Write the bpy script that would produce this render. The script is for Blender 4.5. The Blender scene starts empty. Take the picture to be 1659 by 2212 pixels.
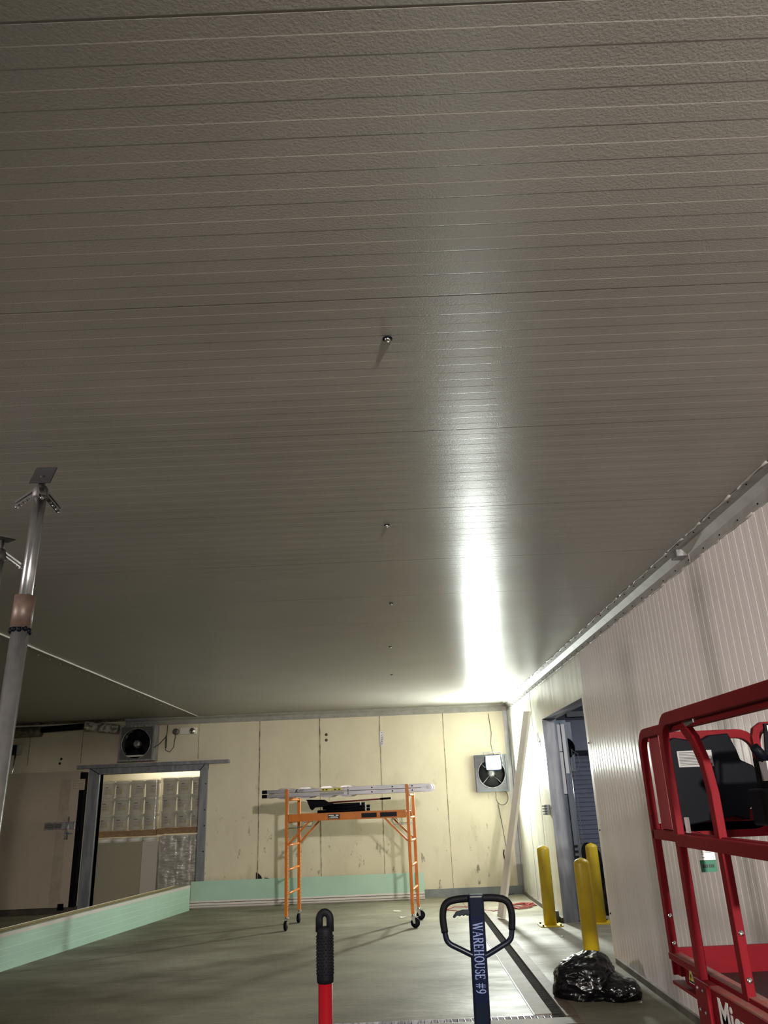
import bpy, math, random
from mathutils import Vector, Matrix, Quaternion, noise
PI = math.pi
C = bpy.context.scene.collection
random.seed(7)

# ------------------------------------------------------------------ camera
PITCH, ROLL, EYE = math.radians(20.6), math.radians(2.4), 1.65
fw = Vector((0, math.cos(PITCH), math.sin(PITCH)))
rt0 = Vector((1, 0, 0)); up0 = Vector((0, -math.sin(PITCH), math.cos(PITCH)))
rt = rt0 * math.cos(ROLL) - up0 * math.sin(ROLL)
up = up0 * math.cos(ROLL) + rt0 * math.sin(ROLL)
cd = bpy.data.cameras.new('camera'); cam = bpy.data.objects.new('camera', cd); C.objects.link(cam)
cd.sensor_fit = 'HORIZONTAL'; cd.sensor_width = 36; cd.lens = 36 * 1650 / 1659
cd.clip_start = 0.05; cd.clip_end = 100
M = Matrix((rt, up, -fw)).transposed().to_4x4(); M.translation = Vector((0, 0, EYE))
cam.matrix_world = M
bpy.context.scene.camera = cam

# ------------------------------------------------------------------ world, exposure
w = bpy.data.worlds.new('world'); bpy.context.scene.world = w; w.use_nodes = True
w.node_tree.nodes['Background'].inputs[0].default_value = (0.01, 0.01, 0.012, 1)
w.node_tree.nodes['Background'].inputs[1].default_value = 0.3
vs = bpy.context.scene.view_settings
vs.view_transform = 'Standard'; vs.look = 'None'; vs.gamma = 1; vs.exposure = 0.0; vs.use_curve_mapping = False

KEY = 1750.0          # radiance of the flood lamp by the right fan
FILL_A = 3200.0       # work light high behind the camera (spot watts)
FILL_B = 1000.0        # work light at left of the camera
DOCK_FILL = 95.0           # added fill tube in the dock vestibule, no lamp seen there
COLD = 34.0           # tube in the pallet room

# ------------------------------------------------------------------ helpers
class MB:
    def __init__(s): s.v = []; s.f = []; s.sm = []
    def add(s, vs_, fs, smooth=False):
        n = len(s.v); s.v += [Vector(p) for p in vs_]
        for f in fs: s.f.append([i + n for i in f]); s.sm.append(smooth)
        return s
    def box(s, a, b, R=None, o=(0, 0, 0)):
        x0, y0, z0 = a; x1, y1, z1 = b
        p = [Vector(q) for q in ((x0,y0,z0),(x1,y0,z0),(x1,y1,z0),(x0,y1,z0),(x0,y0,z1),(x1,y0,z1),(x1,y1,z1),(x0,y1,z1))]
        if R is not None: p = [R @ q + Vector(o) for q in p]
        return s.add(p, [(0,3,2,1),(4,5,6,7),(0,1,5,4),(1,2,6,5),(2,3,7,6),(3,0,4,7)])
    def beam(s, p0, p1, wd, ht, upv=(0, 0, 1)):
        p0, p1 = Vector(p0), Vector(p1); d = (p1 - p0).normalized(); u = Vector(upv)
        if abs(d.dot(u)) > .98: u = Vector((0, 1, 0))
        x = d.cross(u).normalized(); y = x.cross(d).normalized()
        p = []
        for q in (p0, p1):
            for a, b in ((-1,-1),(1,-1),(1,1),(-1,1)): p.append(q + x * a * wd / 2 + y * b * ht / 2)
        return s.add(p, [(3,2,1,0),(4,5,6,7),(0,1,5,4),(1,2,6,5),(2,3,7,6),(3,0,4,7)])
    def tube(s, pts, r, n=10, closed=False, sq=1.0, cap=True):
        pts = [Vector(p) for p in pts]; m = len(pts); rs = r if isinstance(r, (list, tuple)) else [r] * m
        T = []
        for i in range(m):
            a = pts[(i - 1) % m] if (closed or i > 0) else pts[i]
            b = pts[(i + 1) % m] if (closed or i < m - 1) else pts[i]
            T.append((b - a).normalized())
        u = Vector((0, 0, 1)) if abs(T[0].z) < .9 else Vector((0, 1, 0))
        u = (u - T[0] * u.dot(T[0])).normalized(); vs_ = []
        for i in range(m):
            u = (u - T[i] * u.dot(T[i])).normalized(); v = T[i].cross(u)
            for k in range(n):
                a = 2 * PI * k / n; vs_.append(pts[i] + u * math.cos(a) * rs[i] + v * math.sin(a) * rs[i] * sq)
        fs = []
        for i in range(m if closed else m - 1):
            j = (i + 1) % m
            for k in range(n): fs.append((i*n+k, i*n+(k+1)%n, j*n+(k+1)%n, j*n+k))
        s.add(vs_, fs, n > 4)
        if cap and not closed:
            b = len(s.v) - m * n
            s.f.append([b + k for k in range(n)][::-1]); s.sm.append(False)
            s.f.append([b + (m-1)*n + k for k in range(n)]); s.sm.append(False)
        return s
    def cyl(s, p0, p1, r, r1=None, n=20):
        return s.tube([p0, p1], [r, r if r1 is None else r1], n)
    def rectbar(s, pts, wx, wy, xdir):
        """rectangular tube along a path; xdir = constant side direction"""
        pts = [Vector(p) for p in pts]; X = Vector(xdir).normalized(); m = len(pts); vs_ = []
        for i in range(m):
            a = pts[max(i-1, 0)]; b = pts[min(i+1, m-1)]; t = (b - a).normalized(); y = t.cross(X).normalized()
            sc = 1.0
            if 0 < i < m - 1:
                c = (pts[i]-pts[i-1]).normalized().dot((pts[i+1]-pts[i]).normalized()); sc = 1 / max(.5, math.sqrt((1 + c) / 2))
            for p, q in ((-1,-1),(1,-1),(1,1),(-1,1)): vs_.append(pts[i] + X * p * wx / 2 + y * q * wy / 2 * sc)
        fs = []
        for i in range(m - 1):
            for k in range(4): fs.append((i*4+k, i*4+(k+1)%4, i*4+4+(k+1)%4, i*4+4+k))
        fs += [(3,2,1,0), tuple((m-1)*4+k for k in range(4))]
        return s.add(vs_, fs)
    def prism(s, outline, O, U, V, W, d):
        """outline (2D) in plane O + u*U + v*V, thickened by d along W"""
        O, U, V, W = Vector(O), Vector(U), Vector(V), Vector(W); n = len(outline)
        a = [O + U * p[0] + V * p[1] for p in outline]; b = [q + W * d for q in a]
        fs = [tuple(range(n))[::-1], tuple(range(n, 2*n))] + [(i, (i+1)%n, n+(i+1)%n, n+i) for i in range(n)]
        return s.add(a + b, fs)
    def sphere(s, c, r, n=12, m=8, sz=1.0):
        c = Vector(c); vs_ = [c + Vector((0, 0, r*sz))]
        for i in range(1, m):
            t = PI * i / m
            for k in range(n):
                a = 2*PI*k/n; vs_.append(c + Vector((r*math.sin(t)*math.cos(a), r*math.sin(t)*math.sin(a), r*sz*math.cos(t))))
        vs_.append(c - Vector((0, 0, r*sz))); fs = []
        for k in range(n): fs.append((0, 1+k, 1+(k+1)%n))
        for i in range(m-2):
            for k in range(n): fs.append((1+i*n+k, 1+(i+1)*n+k, 1+(i+1)*n+(k+1)%n, 1+i*n+(k+1)%n))
        L = len(vs_)-1
        for k in range(n): fs.append((L, 1+(m-2)*n+(k+1)%n, 1+(m-2)*n+k))
        return s.add(vs_, fs, True)
    def lathe(s, prof, O=(0, 0, 0), n=24, axis='z', cap=True):
        O = Vector(O); vs_ = []
        for r, h in prof:
            for k in range(n):
                a = 2*PI*k/n; c, d = r*math.cos(a), r*math.sin(a)
                vs_.append(O + (Vector((c, d, h)) if axis == 'z' else Vector((c, h, d)) if axis == 'y' else Vector((h, c, d))))
        m = len(prof); fs = [(i*n+k, i*n+(k+1)%n, (i+1)*n+(k+1)%n, (i+1)*n+k) for i in range(m-1) for k in range(n)]
        s.add(vs_, fs, True)
        if cap:
            b = len(s.v) - m*n
            s.f.append([b+k for k in range(n)][::-1]); s.sm.append(False)
            s.f.append([b+(m-1)*n+k for k in range(n)]); s.sm.append(False)
        return s
    def build(s, name, m, parent=None, bevel=0, world=False):
        vv = s.v
        if parent is not None and world:
            r = parent
            while r.parent: r = r.parent
            inv = (Matrix.Translation(r.location) @ r.rotation_euler.to_matrix().to_4x4()).inverted()
            vv = [inv @ p for p in vv]
        me = bpy.data.meshes.new(name); me.from_pydata([tuple(p) for p in vv], [], s.f)
        me.polygons.foreach_set('use_smooth', s.sm); me.materials.append(m)
        o = bpy.data.objects.new(name, me)
        if parent is None:
            xs = [p.x for p in vv]; ys = [p.y for p in vv]; zs = [p.z for p in vv]
            c = Vector(((min(xs)+max(xs))/2, (min(ys)+max(ys))/2, min(zs)))
            me.transform(Matrix.Translation(-c)); o.location = c
        else: o.parent = parent
        C.objects.link(o)
        import bmesh
        bm = bmesh.new(); bm.from_mesh(me); bmesh.ops.recalc_face_normals(bm, faces=bm.faces); bm.to_mesh(me); bm.free()
        if bevel:
            b = o.modifiers.new('bevel', 'BEVEL'); b.width = bevel; b.segments = 2; b.limit_method = 'ANGLE'
        return o

def tag(o, label, cat, group=None, kind=None):
    if label: o['label'] = label
    if cat: o['category'] = cat
    if group: o['group'] = group
    if kind: o['kind'] = kind
    return o
def thing(name, label, cat, loc=(0, 0, 0), rz=0, group=None):
    o = bpy.data.objects.new(name, None); C.objects.link(o); o.location = loc; o.rotation_euler = (0, 0, rz)
    o.empty_display_size = .1
    return tag(o, label, cat, group)
def struct(o): o['kind'] = 'structure'; return o
def copy_tree(o, parent=None):
    c = o.copy(); C.objects.link(c); c.parent = parent
    for ch in list(o.children): copy_tree(ch, c)
    return c
def text(s, size, O, U, V, m, parent, name='lettering', depth=.0012, world=True, xs=1.0, bold=0.0, shear=0):
    """flat lettering in the plane O, U (reading direction), V (up)"""
    cu = bpy.data.curves.new('t', 'FONT'); cu.body = s; cu.size = size; cu.extrude = depth / 2; cu.offset = bold; cu.shear = shear
    t = bpy.data.objects.new('t', cu); C.objects.link(t)
    me = bpy.data.meshes.new_from_object(t.evaluated_get(bpy.context.evaluated_depsgraph_get()))
    C.objects.unlink(t); bpy.data.objects.remove(t)
    U, V = Vector(U).normalized(), Vector(V).normalized(); W = U.cross(V)
    mb = MB(); mb.add([Vector(O) + U * v.co.x * xs + V * v.co.y + W * v.co.z for v in me.vertices], [tuple(p.vertices) for p in me.polygons])
    return mb.build(name, m, parent, world=world)

# ------------------------------------------------------------------ materials
def mat(name, col, rough=.5, metal=0, col2=None, nscale=6, ndet=5, bump=0, bscale=40, stretch=(1, 1, 1), rvar=0, emit=None, spec=.5, ramp=(.35, .7), alpha=1, trans=0, aniso=0, coat=0):
    m = bpy.data.materials.new(name); m.use_nodes = True; N = m.node_tree.nodes; L = m.node_tree.links; b = N['Principled BSDF']
    b.inputs['Base Color'].default_value = (*col, 1); b.inputs['Roughness'].default_value = rough; b.inputs['Metallic'].default_value = metal
    b.inputs['Specular IOR Level'].default_value = spec
    if aniso:
        b.inputs['Anisotropic'].default_value = aniso; cx = N.new('ShaderNodeCombineXYZ'); cx.inputs[1].default_value = 1; L.new(cx.outputs[0], b.inputs['Tangent'])
    b.inputs['Coat Weight'].default_value = coat; b.inputs['Coat Roughness'].default_value = .15
    if trans: b.inputs['Transmission Weight'].default_value = trans
    if alpha < 1: b.inputs['Alpha'].default_value = alpha
    if emit:
        b.inputs['Emission Color'].default_value = (*emit[0], 1); b.inputs['Emission Strength'].default_value = emit[1]
    tc = N.new('ShaderNodeTexCoord'); mp = N.new('ShaderNodeMapping'); L.new(tc.outputs['Object'], mp.inputs[0]); mp.inputs['Scale'].default_value = stretch
    m['map'] = 1
    if col2 is not None or rvar:
        n = N.new('ShaderNodeTexNoise'); n.inputs['Scale'].default_value = nscale; n.inputs['Detail'].default_value = ndet; n.inputs['Roughness'].default_value = .6
        L.new(mp.outputs[0], n.inputs['Vector'])
        r = N.new('ShaderNodeMapRange'); r.inputs['From Min'].default_value = ramp[0]; r.inputs['From Max'].default_value = ramp[1]; L.new(n.outputs[0], r.inputs[0])
        if col2 is not None:
            x = N.new('ShaderNodeMix'); x.data_type = 'RGBA'; x.inputs[6].default_value = (*col, 1); x.inputs[7].default_value = (*col2, 1)
            L.new(r.outputs[0], x.inputs[0]); L.new(x.outputs[2], b.inputs['Base Color'])
        if rvar:
            q = N.new('ShaderNodeMapRange'); q.inputs['To Min'].default_value = rough; q.inputs['To Max'].default_value = rough + rvar
            L.new(r.outputs[0], q.inputs[0]); L.new(q.outputs[0], b.inputs['Roughness'])
    if bump:
        n2 = N.new('ShaderNodeTexNoise'); n2.inputs['Scale'].default_value = bscale; n2.inputs['Detail'].default_value = 3; L.new(mp.outputs[0], n2.inputs['Vector'])
        bp = N.new('ShaderNodeBump'); bp.inputs['Strength'].default_value = 1; bp.inputs['Distance'].default_value = bump
        L.new(n2.outputs[0], bp.inputs['Height']); L.new(bp.outputs[0], b.inputs['Normal'])
    return m

def add_stains(m, col, scale, stretch, lo, hi, amount=1.0, zmask=None):
    """dirt with its own shape on top of a material's colour"""
    N = m.node_tree.nodes; L = m.node_tree.links; b = N['Principled BSDF']
    tc = N.new('ShaderNodeTexCoord'); mp = N.new('ShaderNodeMapping'); mp.inputs['Scale'].default_value = stretch; L.new(tc.outputs['Object'], mp.inputs[0])
    n = N.new('ShaderNodeTexNoise'); n.inputs['Scale'].default_value = scale; n.inputs['Detail'].default_value = 6; n.inputs['Roughness'].default_value = .65; L.new(mp.outputs[0], n.inputs['Vector'])
    r = N.new('ShaderNodeMapRange'); r.inputs['From Min'].default_value = lo; r.inputs['From Max'].default_value = hi; r.inputs['To Max'].default_value = amount; L.new(n.outputs[0], r.inputs[0])
    fac = r.outputs[0]
    if zmask:
        sp = N.new('ShaderNodeSeparateXYZ'); L.new(tc.outputs['Object'], sp.inputs[0])
        z = N.new('ShaderNodeMapRange'); z.inputs['From Min'].default_value = zmask[0]; z.inputs['From Max'].default_value = zmask[1]; L.new(sp.outputs[2], z.inputs[0])
        mm = N.new('ShaderNodeMath'); mm.operation = 'MULTIPLY'; L.new(fac, mm.inputs[0]); L.new(z.outputs[0], mm.inputs[1]); fac = mm.outputs[0]
    x = N.new('ShaderNodeMix'); x.data_type = 'RGBA'; x.inputs[7].default_value = (*col, 1); L.new(fac, x.inputs[0])
    if b.inputs['Base Color'].is_linked: L.new(b.inputs['Base Color'].links[0].from_socket, x.inputs[6])
    else: x.inputs[6].default_value = b.inputs['Base Color'].default_value
    L.new(x.outputs[2], b.inputs['Base Color'])
    return m

m_ceil = mat('ribbed ceiling sheet', (.36, .343, .315), .36, aniso=.75, bump=.0006, bscale=150, col2=(.32, .305, .28), nscale=1.2, spec=.6)
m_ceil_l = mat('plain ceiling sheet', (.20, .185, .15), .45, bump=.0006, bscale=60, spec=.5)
m_ribw = mat('ribbed wall sheet', (.76, .71, .70), .34, aniso=.7, bump=.0005, bscale=110, col2=(.68, .63, .61), nscale=1.5, stretch=(1, 2, .4), spec=.55)
m_flatw = mat('cream wall metal', (.72, .71, .60), .27, col2=(.50, .50, .43), nscale=3, stretch=(1, 2.2, .35), bump=.0008, bscale=12, spec=.6, rvar=.12)
add_stains(m_flatw, (.16, .15, .10), 5, (1, 7, .5), .64, .74, .7)
m_back = mat('cream painted panels', (.70, .645, .50), .55, col2=(.61, .555, .42), nscale=1.4, bump=.0008, bscale=30, stretch=(1, 1, .6))
add_stains(m_back, (.12, .085, .045), 9, (1, 1, .45), .62, .68, .85, zmask=(2.3, .3))
add_stains(m_back, (.30, .22, .10), 2.5, (1, 1, .35), .54, .72, .5, zmask=(2.6, 0))
add_stains(m_back, (.06, .05, .04), 40, (1, 1, .6), .70, .73, .8, zmask=(3.2, .2))
m_floor = mat('worn concrete floor', (.25, .235, .175), .52, col2=(.135, .12, .085), nscale=1.3, ndet=9, bump=.0035, bscale=14, rvar=.2, spec=.25, stretch=(.7, 1.4, 1))
add_stains(m_floor, (.34, .32, .25), 2.2, (.5, 1.3, 1), .56, .72, .6)
add_stains(m_floor, (.06, .05, .035), 6, (.3, 1.6, 1), .66, .72, .5)
add_stains(m_floor, (.05, .042, .03), 18, (.5, 1.2, 1), .62, .70, .45)
m_curb = mat('grey painted curb', (.10, .115, .13), .5, col2=(.17, .18, .18), nscale=4)
m_trim = mat('grey white trim', (.33, .32, .30), .6, col2=(.25, .24, .22), nscale=7)
m_steel = mat('galvanised steel', (.42, .42, .44), .42, .6, col2=(.20, .20, .21), nscale=9, stretch=(3, 3, .6), ramp=(.4, .62))
m_frame = mat('blue grey door steel', (.17, .18, .21), .38, .3, col2=(.30, .31, .33), nscale=5, stretch=(3, 3, .4))
m_gasket = mat('black rubber', (.002, .002, .003), .6, spec=.07, col2=(.005, .005, .006), nscale=14)
m_black = mat('black', (.002, .003, .006), .5, spec=.08, bump=.0004, bscale=200)
m_void = mat('dark recess', (.005, .005, .006), .9)
m_leaf = mat('beige door leaf', (.44, .375, .30), .5, col2=(.36, .31, .245), nscale=1.6, bump=.0005, bscale=25, stretch=(1, 1, .5))
add_stains(m_leaf, (.05, .04, .03), 22, (1, 1, .7), .70, .73, .8)
m_white = mat('off white board', (.50, .47, .40), .6)
m_foamw = mat('white trim plastic', (.66, .62, .58), .45)
m_mint = mat('mint film', (.45, .66, .55), .33, col2=(.40, .60, .49), nscale=1.2, spec=.5)
m_foamy = mat('yellow foam edge', (.80, .70, .34), .8, col2=(.60, .50, .22), nscale=30, bump=.002, bscale=60)
m_orange = mat('orange paint', (.62, .19, .018), .35, col2=(.50, .14, .012), nscale=8)
m_alu = mat('aluminium', (.50, .50, .53), .36, .75, col2=(.36, .36, .39), nscale=12, stretch=(.4, 4, 4))
m_chrome = mat('bright zinc', (.72, .72, .70), .22, 1)
m_red = mat('red paint', (.15, .005, .010), .5, col2=(.12, .004, .008), nscale=5, spec=.1)
m_redtop = mat('dusty red paint', (.27, .05, .045), .7, col2=(.20, .10, .075), nscale=14, ramp=(.4, .6))
m_poler = mat('bright red pole', (.13, .001, .004), .35, spec=.3)
m_yellow = mat('yellow bollard paint', (.62, .45, .022), .42, col2=(.52, .36, .02), nscale=5, bump=.0006, bscale=40)
add_stains(m_yellow, (.10, .07, .02), 14, (1, 1, .7), .68, .74, .8)
m_navy = mat('navy paint', (.002, .004, .010), .35, spec=.2)
m_bluedecal = mat('blue decal', (.001, .003, .014), .4, spec=.15)
m_letter = mat('pale blue lettering', (.10, .13, .25), .5)
m_wht = mat('white decal', (.75, .73, .72), .45)
m_ink = mat('black ink', (.01, .01, .012), .6)
m_grn = mat('green tag', (.012, .12, .07), .5)
m_ylw = mat('yellow label', (.62, .56, .06), .5)
m_estop = mat('red button', (.45, .02, .01), .3)
m_labelg = mat('grey decal', (.30, .30, .30), .5)
m_bag = mat('black plastic bag', (.002, .002, .003), .27, bump=.003, bscale=14, spec=.45)
m_beam = mat('painted plank', (.80, .78, .71), .5, col2=(.66, .64, .57), nscale=6, stretch=(1, 1, .3))
m_bucket = mat('white bucket plastic', (.78, .77, .70), .42)
m_wood = mat('pallet wood', (.38, .24, .12), .7, col2=(.20, .12, .06), nscale=12, stretch=(1, 5, 5))
m_cord = mat('red cord', (.30, .03, .02), .5)
m_cordb = mat('dark cord', (.02, .018, .015), .5)
m_rust = mat('worn steel strip', (.21, .165, .12), .7, col2=(.11, .08, .055), nscale=5, ndet=8, bump=.001, bscale=20)
m_grate = mat('drain steel', (.035, .028, .022), .8, col2=(.015, .012, .01), nscale=9, spec=.15)
m_slat = mat('grey roller slats', (.20, .215, .27), .5, col2=(.17, .18, .225), nscale=4, bump=.0005, bscale=30)
m_dock = mat('dock wall paint', (.13, .14, .18), .6)
m_dockw = mat('pale dock block', (.45, .45, .46), .6)
m_insul = mat('crumpled pipe jacket', (.55, .53, .47), .5, col2=(.12, .11, .09), nscale=13, ramp=(.45, .6), bump=.012, bscale=16)
m_insuld = mat('dirty pipe jacket', (.14, .12, .07), .6, col2=(.03, .028, .02), nscale=9, ramp=(.4, .6), bump=.01, bscale=14)
m_paper = mat('scrap paper', (.6, .56, .45), .7)
m_rustbrown = mat('brown collar', (.11, .075, .06), .5, .3, col2=(.07, .045, .035), nscale=20)
m_plate = mat('dull steel plate', (.13, .125, .12), .5, .4)

def wrap_mat(mix=.2, ro=.2, dist=.05, haze=.14):
    m = bpy.data.materials.new('clear stretch film'); m.use_nodes = True; N = m.node_tree.nodes; L = m.node_tree.links
    for n in list(N):
        if n.type != 'OUTPUT_MATERIAL': N.remove(n)
    out = [n for n in N if n.type == 'OUTPUT_MATERIAL'][0]
    t = N.new('ShaderNodeBsdfTransparent'); t.inputs[0].default_value = (.93, .92, .88, 1)
    g = N.new('ShaderNodeBsdfGlossy'); g.inputs['Roughness'].default_value = ro
    mx = N.new('ShaderNodeMixShader'); mx.inputs[0].default_value = mix
    tc = N.new('ShaderNodeTexCoord'); mp = N.new('ShaderNodeMapping'); mp.inputs['Scale'].default_value = (1.2, 1, 5); L.new(tc.outputs['Object'], mp.inputs[0])
    n = N.new('ShaderNodeTexNoise'); n.inputs['Scale'].default_value = 6; n.inputs['Detail'].default_value = 6; L.new(mp.outputs[0], n.inputs['Vector'])
    b = N.new('ShaderNodeBump'); b.inputs['Distance'].default_value = dist; b.inputs['Strength'].default_value = 1; L.new(n.outputs[0], b.inputs['Height']); L.new(b.outputs[0], g.inputs['Normal'])
    df = N.new('ShaderNodeBsdfDiffuse'); df.inputs[0].default_value = (.8, .8, .78, 1); m0 = N.new('ShaderNodeMixShader'); m0.inputs[0].default_value = haze; L.new(t.outputs[0], m0.inputs[1]); L.new(df.outputs[0], m0.inputs[2]); L.new(m0.outputs[0], mx.inputs[1]); L.new(g.outputs[0], mx.inputs[2]); L.new(mx.outputs[0], out.inputs[0]); return m
m_wrap = wrap_mat(.22, .16, .014, .14); m_wrap2 = wrap_mat(.42, .2, .022, .3)

def emis(name, col, s):
    m = bpy.data.materials.new(name); m.use_nodes = True; N = m.node_tree.nodes; b = N['Principled BSDF']
    b.inputs['Base Color'].default_value = (.8, .8, .8, 1); b.inputs['Emission Color'].default_value = (*col, 1); b.inputs['Emission Strength'].default_value = s
    return m

# ------------------------------------------------------------------ room shell
H = 3.27; XR = 2.19; YB = 15.02; XS = -3.73; XL = -9.0; YF = -7.0
b = MB(); b.box((XL-.2, YF-.2, -.2), (5.2, 17.6, -.12)); struct(b.build('floor_slab', m_floor))
# floor with a slot for the long drain and the cross drain
b = MB()
for a, c in (((XL, YF), (1.165, 6.985)), ((XL, 7.095), (1.165, YB+3)), ((1.262, YF), (5.2, YB+3)), ((1.165, YF), (1.262, 6.985)), ((XL, 6.985), (-2.6, 7.095)), ((1.165, 14.9), (1.262, YB+3))):
    b.box((a[0], a[1], -.12), (c[0], c[1], 0))
struct(b.build('floor', m_floor))

def ribbed(lo, hi, joints, period, fn, depth=.00035):
    """profile stations (s, offset) of shallow mesa ribs between joints"""
    st = []; js = sorted(j for j in joints if lo + .02 < j < hi - .02)
    edges = [lo] + js + [hi]
    for a, c in zip(edges[:-1], edges[1:]):
        n = max(1, round((c - a) / period)); p = (c - a) / n
        for i in range(n):
            s0 = a + i * p
            if i == 0 and a != lo: st.append((s0 + .001, -.002)); st.append((s0 + .005, 0))
            else: st.append((s0 + .001, 0))
            st += [(s0 + p*.5 - .002, 0), (s0 + p*.5 + .001, depth), (s0 + p - .004, depth)]
            if i < n-1: st.append((s0 + p, -depth*.9))
        if c != hi: st.append((c - .002, 0)); st.append((c, -.002))
    st.append((hi, 0)); return fn(st)

JY = [2.21 + 1.035 * k for k in range(-9, 13)]
def mk_ceil(st):
    b = MB(); vs_ = []; n = len(st)
    for s, d in st:
        crown = .0015 * math.sin((s - 2.21) / 1.035 * 2 * PI) + .0008*math.sin(s*2.1)
        for x in (XS, XR + .05): vs_.append((x, s, H - d + crown))
    b.add(vs_, [(2*i, 2*i+1, 2*i+3, 2*i+2) for i in range(n-1)])
    return b
struct(ribbed(YF, YB + .02, JY, .115, mk_ceil).build('ceiling', m_ceil))
b = MB(); b.box((XL, YF, H + .03), (XR+.3, YB+.3, H + .12)); struct(b.build('ceiling', m_ceil_l))
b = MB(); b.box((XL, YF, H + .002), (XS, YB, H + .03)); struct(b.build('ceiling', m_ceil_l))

# right wall, near part: vertical ribs
YO0, YO1, ZO = 9.0, 11.6, 2.67
def mk_wall(st):
    b = MB(); vs_ = []
    for s, d in st:
        wv = .0006 * math.sin(s * 7.3) * math.sin(s * 1.9 + 1) + .0004 * math.sin(s * 15.1 + .7)
        if s > 7.5: wv *= .5
        for z in (0, H - .0): vs_.append((XR - d + wv - .01, s, z))
    b.add(vs_, [(2*i+1, 2*i, 2*i+2, 2*i+3) for i in range(len(st)-1)]); return b
struct(ribbed(YF, YO0 - .1, [YO0 - .1 - 1.1*k for k in range(1, 15)], .1, mk_wall, .0012).build('wall_right', m_ribw))
b = MB(); b.box((XR+.01, YF, 0), (XR+.19, YO0, H+.05)); struct(b.build('wall_right', m_dock))
# far part: flat stained metal with header over the opening
b = MB()
b.box((XR, YO0 - .1, ZO), (XR+.19, YO1, H+.05)); b.box((XR, YO1, 0), (XR+.19, YB, H+.05))
struct(b.build('wall_right', m_flatw))
# joints on the far wall
b = MB()
for y in (12.42, 13.55): b.box((XR-.003, y, .05), (XR+.001, y+.012, H-.08))
struct(b.build('trim_1', m_trim))
# white casing on the near edge of the opening
t = struct(thing('trim_2', None, None, (XR, YO0-.05, 0)))
MB().box((XR-.012, YO0-.10, 0), (XR+.2, YO0, ZO+.02)).build('casing', m_foamw, t, .003, world=True)
b = MB()
for z in (.45, 1.25, 2.15): b.sphere((XR-.014, YO0-.075, z), .009)
b.build('screw', m_black, t, world=True)
MB().box((XR-.006, YO0-.115, 0), (XR+.01, YO0-.10, H-.09)).build('shadow_gap', m_black, t, world=True)
# steel lining of the opening: far jamb and header
b = MB(); b.box((XR-.003, YO1-.012, 0), (XR+.2, YO1+.006, ZO)); b.box((XR-.003, YO0, ZO-.012), (XR+.2, YO1, ZO+.004))
struct(b.build('trim_3', m_frame))
b = MB(); b.box((XR-.006, YO0, ZO-.014), (XR-.001, YO1, ZO+.006)); struct(b.build('trim_4', m_foamw))

# back wall with the cold room doorway
DX0, DX1, DZ = -5.50, -3.63, 2.29
b = MB()
b.box((XL, YB, 0), (DX0, YB+.16, H+.05)); b.box((DX1, YB, 0), (XR+.2, YB+.16, H+.05)); b.box((DX0, YB, DZ), (DX1, YB+.16, H+.05))
struct(b.build('wall_back', m_back))
m_joint = mat('dirty panel joint', (.10, .075, .05), .7, col2=(.45, .38, .25), nscale=5, stretch=(1, 1, 1), ramp=(.45, .6))
for x in (-6.9, -5.9, -3.69, -2.53, -1.39, -.25, .95):
    b = MB(); wd = .016 if x in (-2.53, -1.39) else .009
    z = .3
    zz = .05 if x > DX1 else 2.5
    n = 14; pts = [(x + random.uniform(-.003, .003), YB, zz + (H - .1 - zz) * i / n) for i in range(n+1)]
    for p, q in zip(pts[:-1], pts[1:]): b.beam((p[0], YB-.002, p[2]), (q[0], YB-.002, q[2]), wd*random.uniform(.6, 1.2), .006, (0, 1, 0))
    struct(b.build('trim_5', m_joint))
b = MB(); b.box((XL, YF, 0), (XL+.02, YB, H)); struct(b.build('wall_left', m_ribw))
b = MB(); b.box((XL, YF-.02, 0), (XR+.2, YF, H)); struct(b.build('wall_front', m_ribw))

# curb along the back wall
b = MB(); b.prism([(0, 0), (.06, 0), (.02, .13), (0, .13)], (.46, YB, 0), (0, -1, 0), (0, 0, 1), (1, 0, 0), XR-.46); struct(b.build('baseboard_back', m_curb))
b = MB(); b.prism([(0, 0), (.06, 0), (.02, .13), (0, .13)], (-3.5, YB, 0), (0, -1, 0), (0, 0, 1), (1, 0, 0), 3.95); struct(b.build('baseboard_back', m_curb))
b = MB(); b.box((XL, YB-.05, 0), (DX0-.2, YB, .1)); struct(b.build('baseboard_back', mat('dark brown curb', (.05, .04, .03), .8, col2=(.09, .07, .05))))  # darker and browner than the curb to its right
b = MB(); b.box((XR-.03, YO1+.02, 0), (XR, YB-.06, .06)); b.box((XR-.035, YF, 0), (XR, YO0-.12, .055)); struct(b.build('baseboard_right', mat('dirty floor joint', (.16, .145, .11), .7, col2=(.07, .06, .045), nscale=6)))

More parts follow.
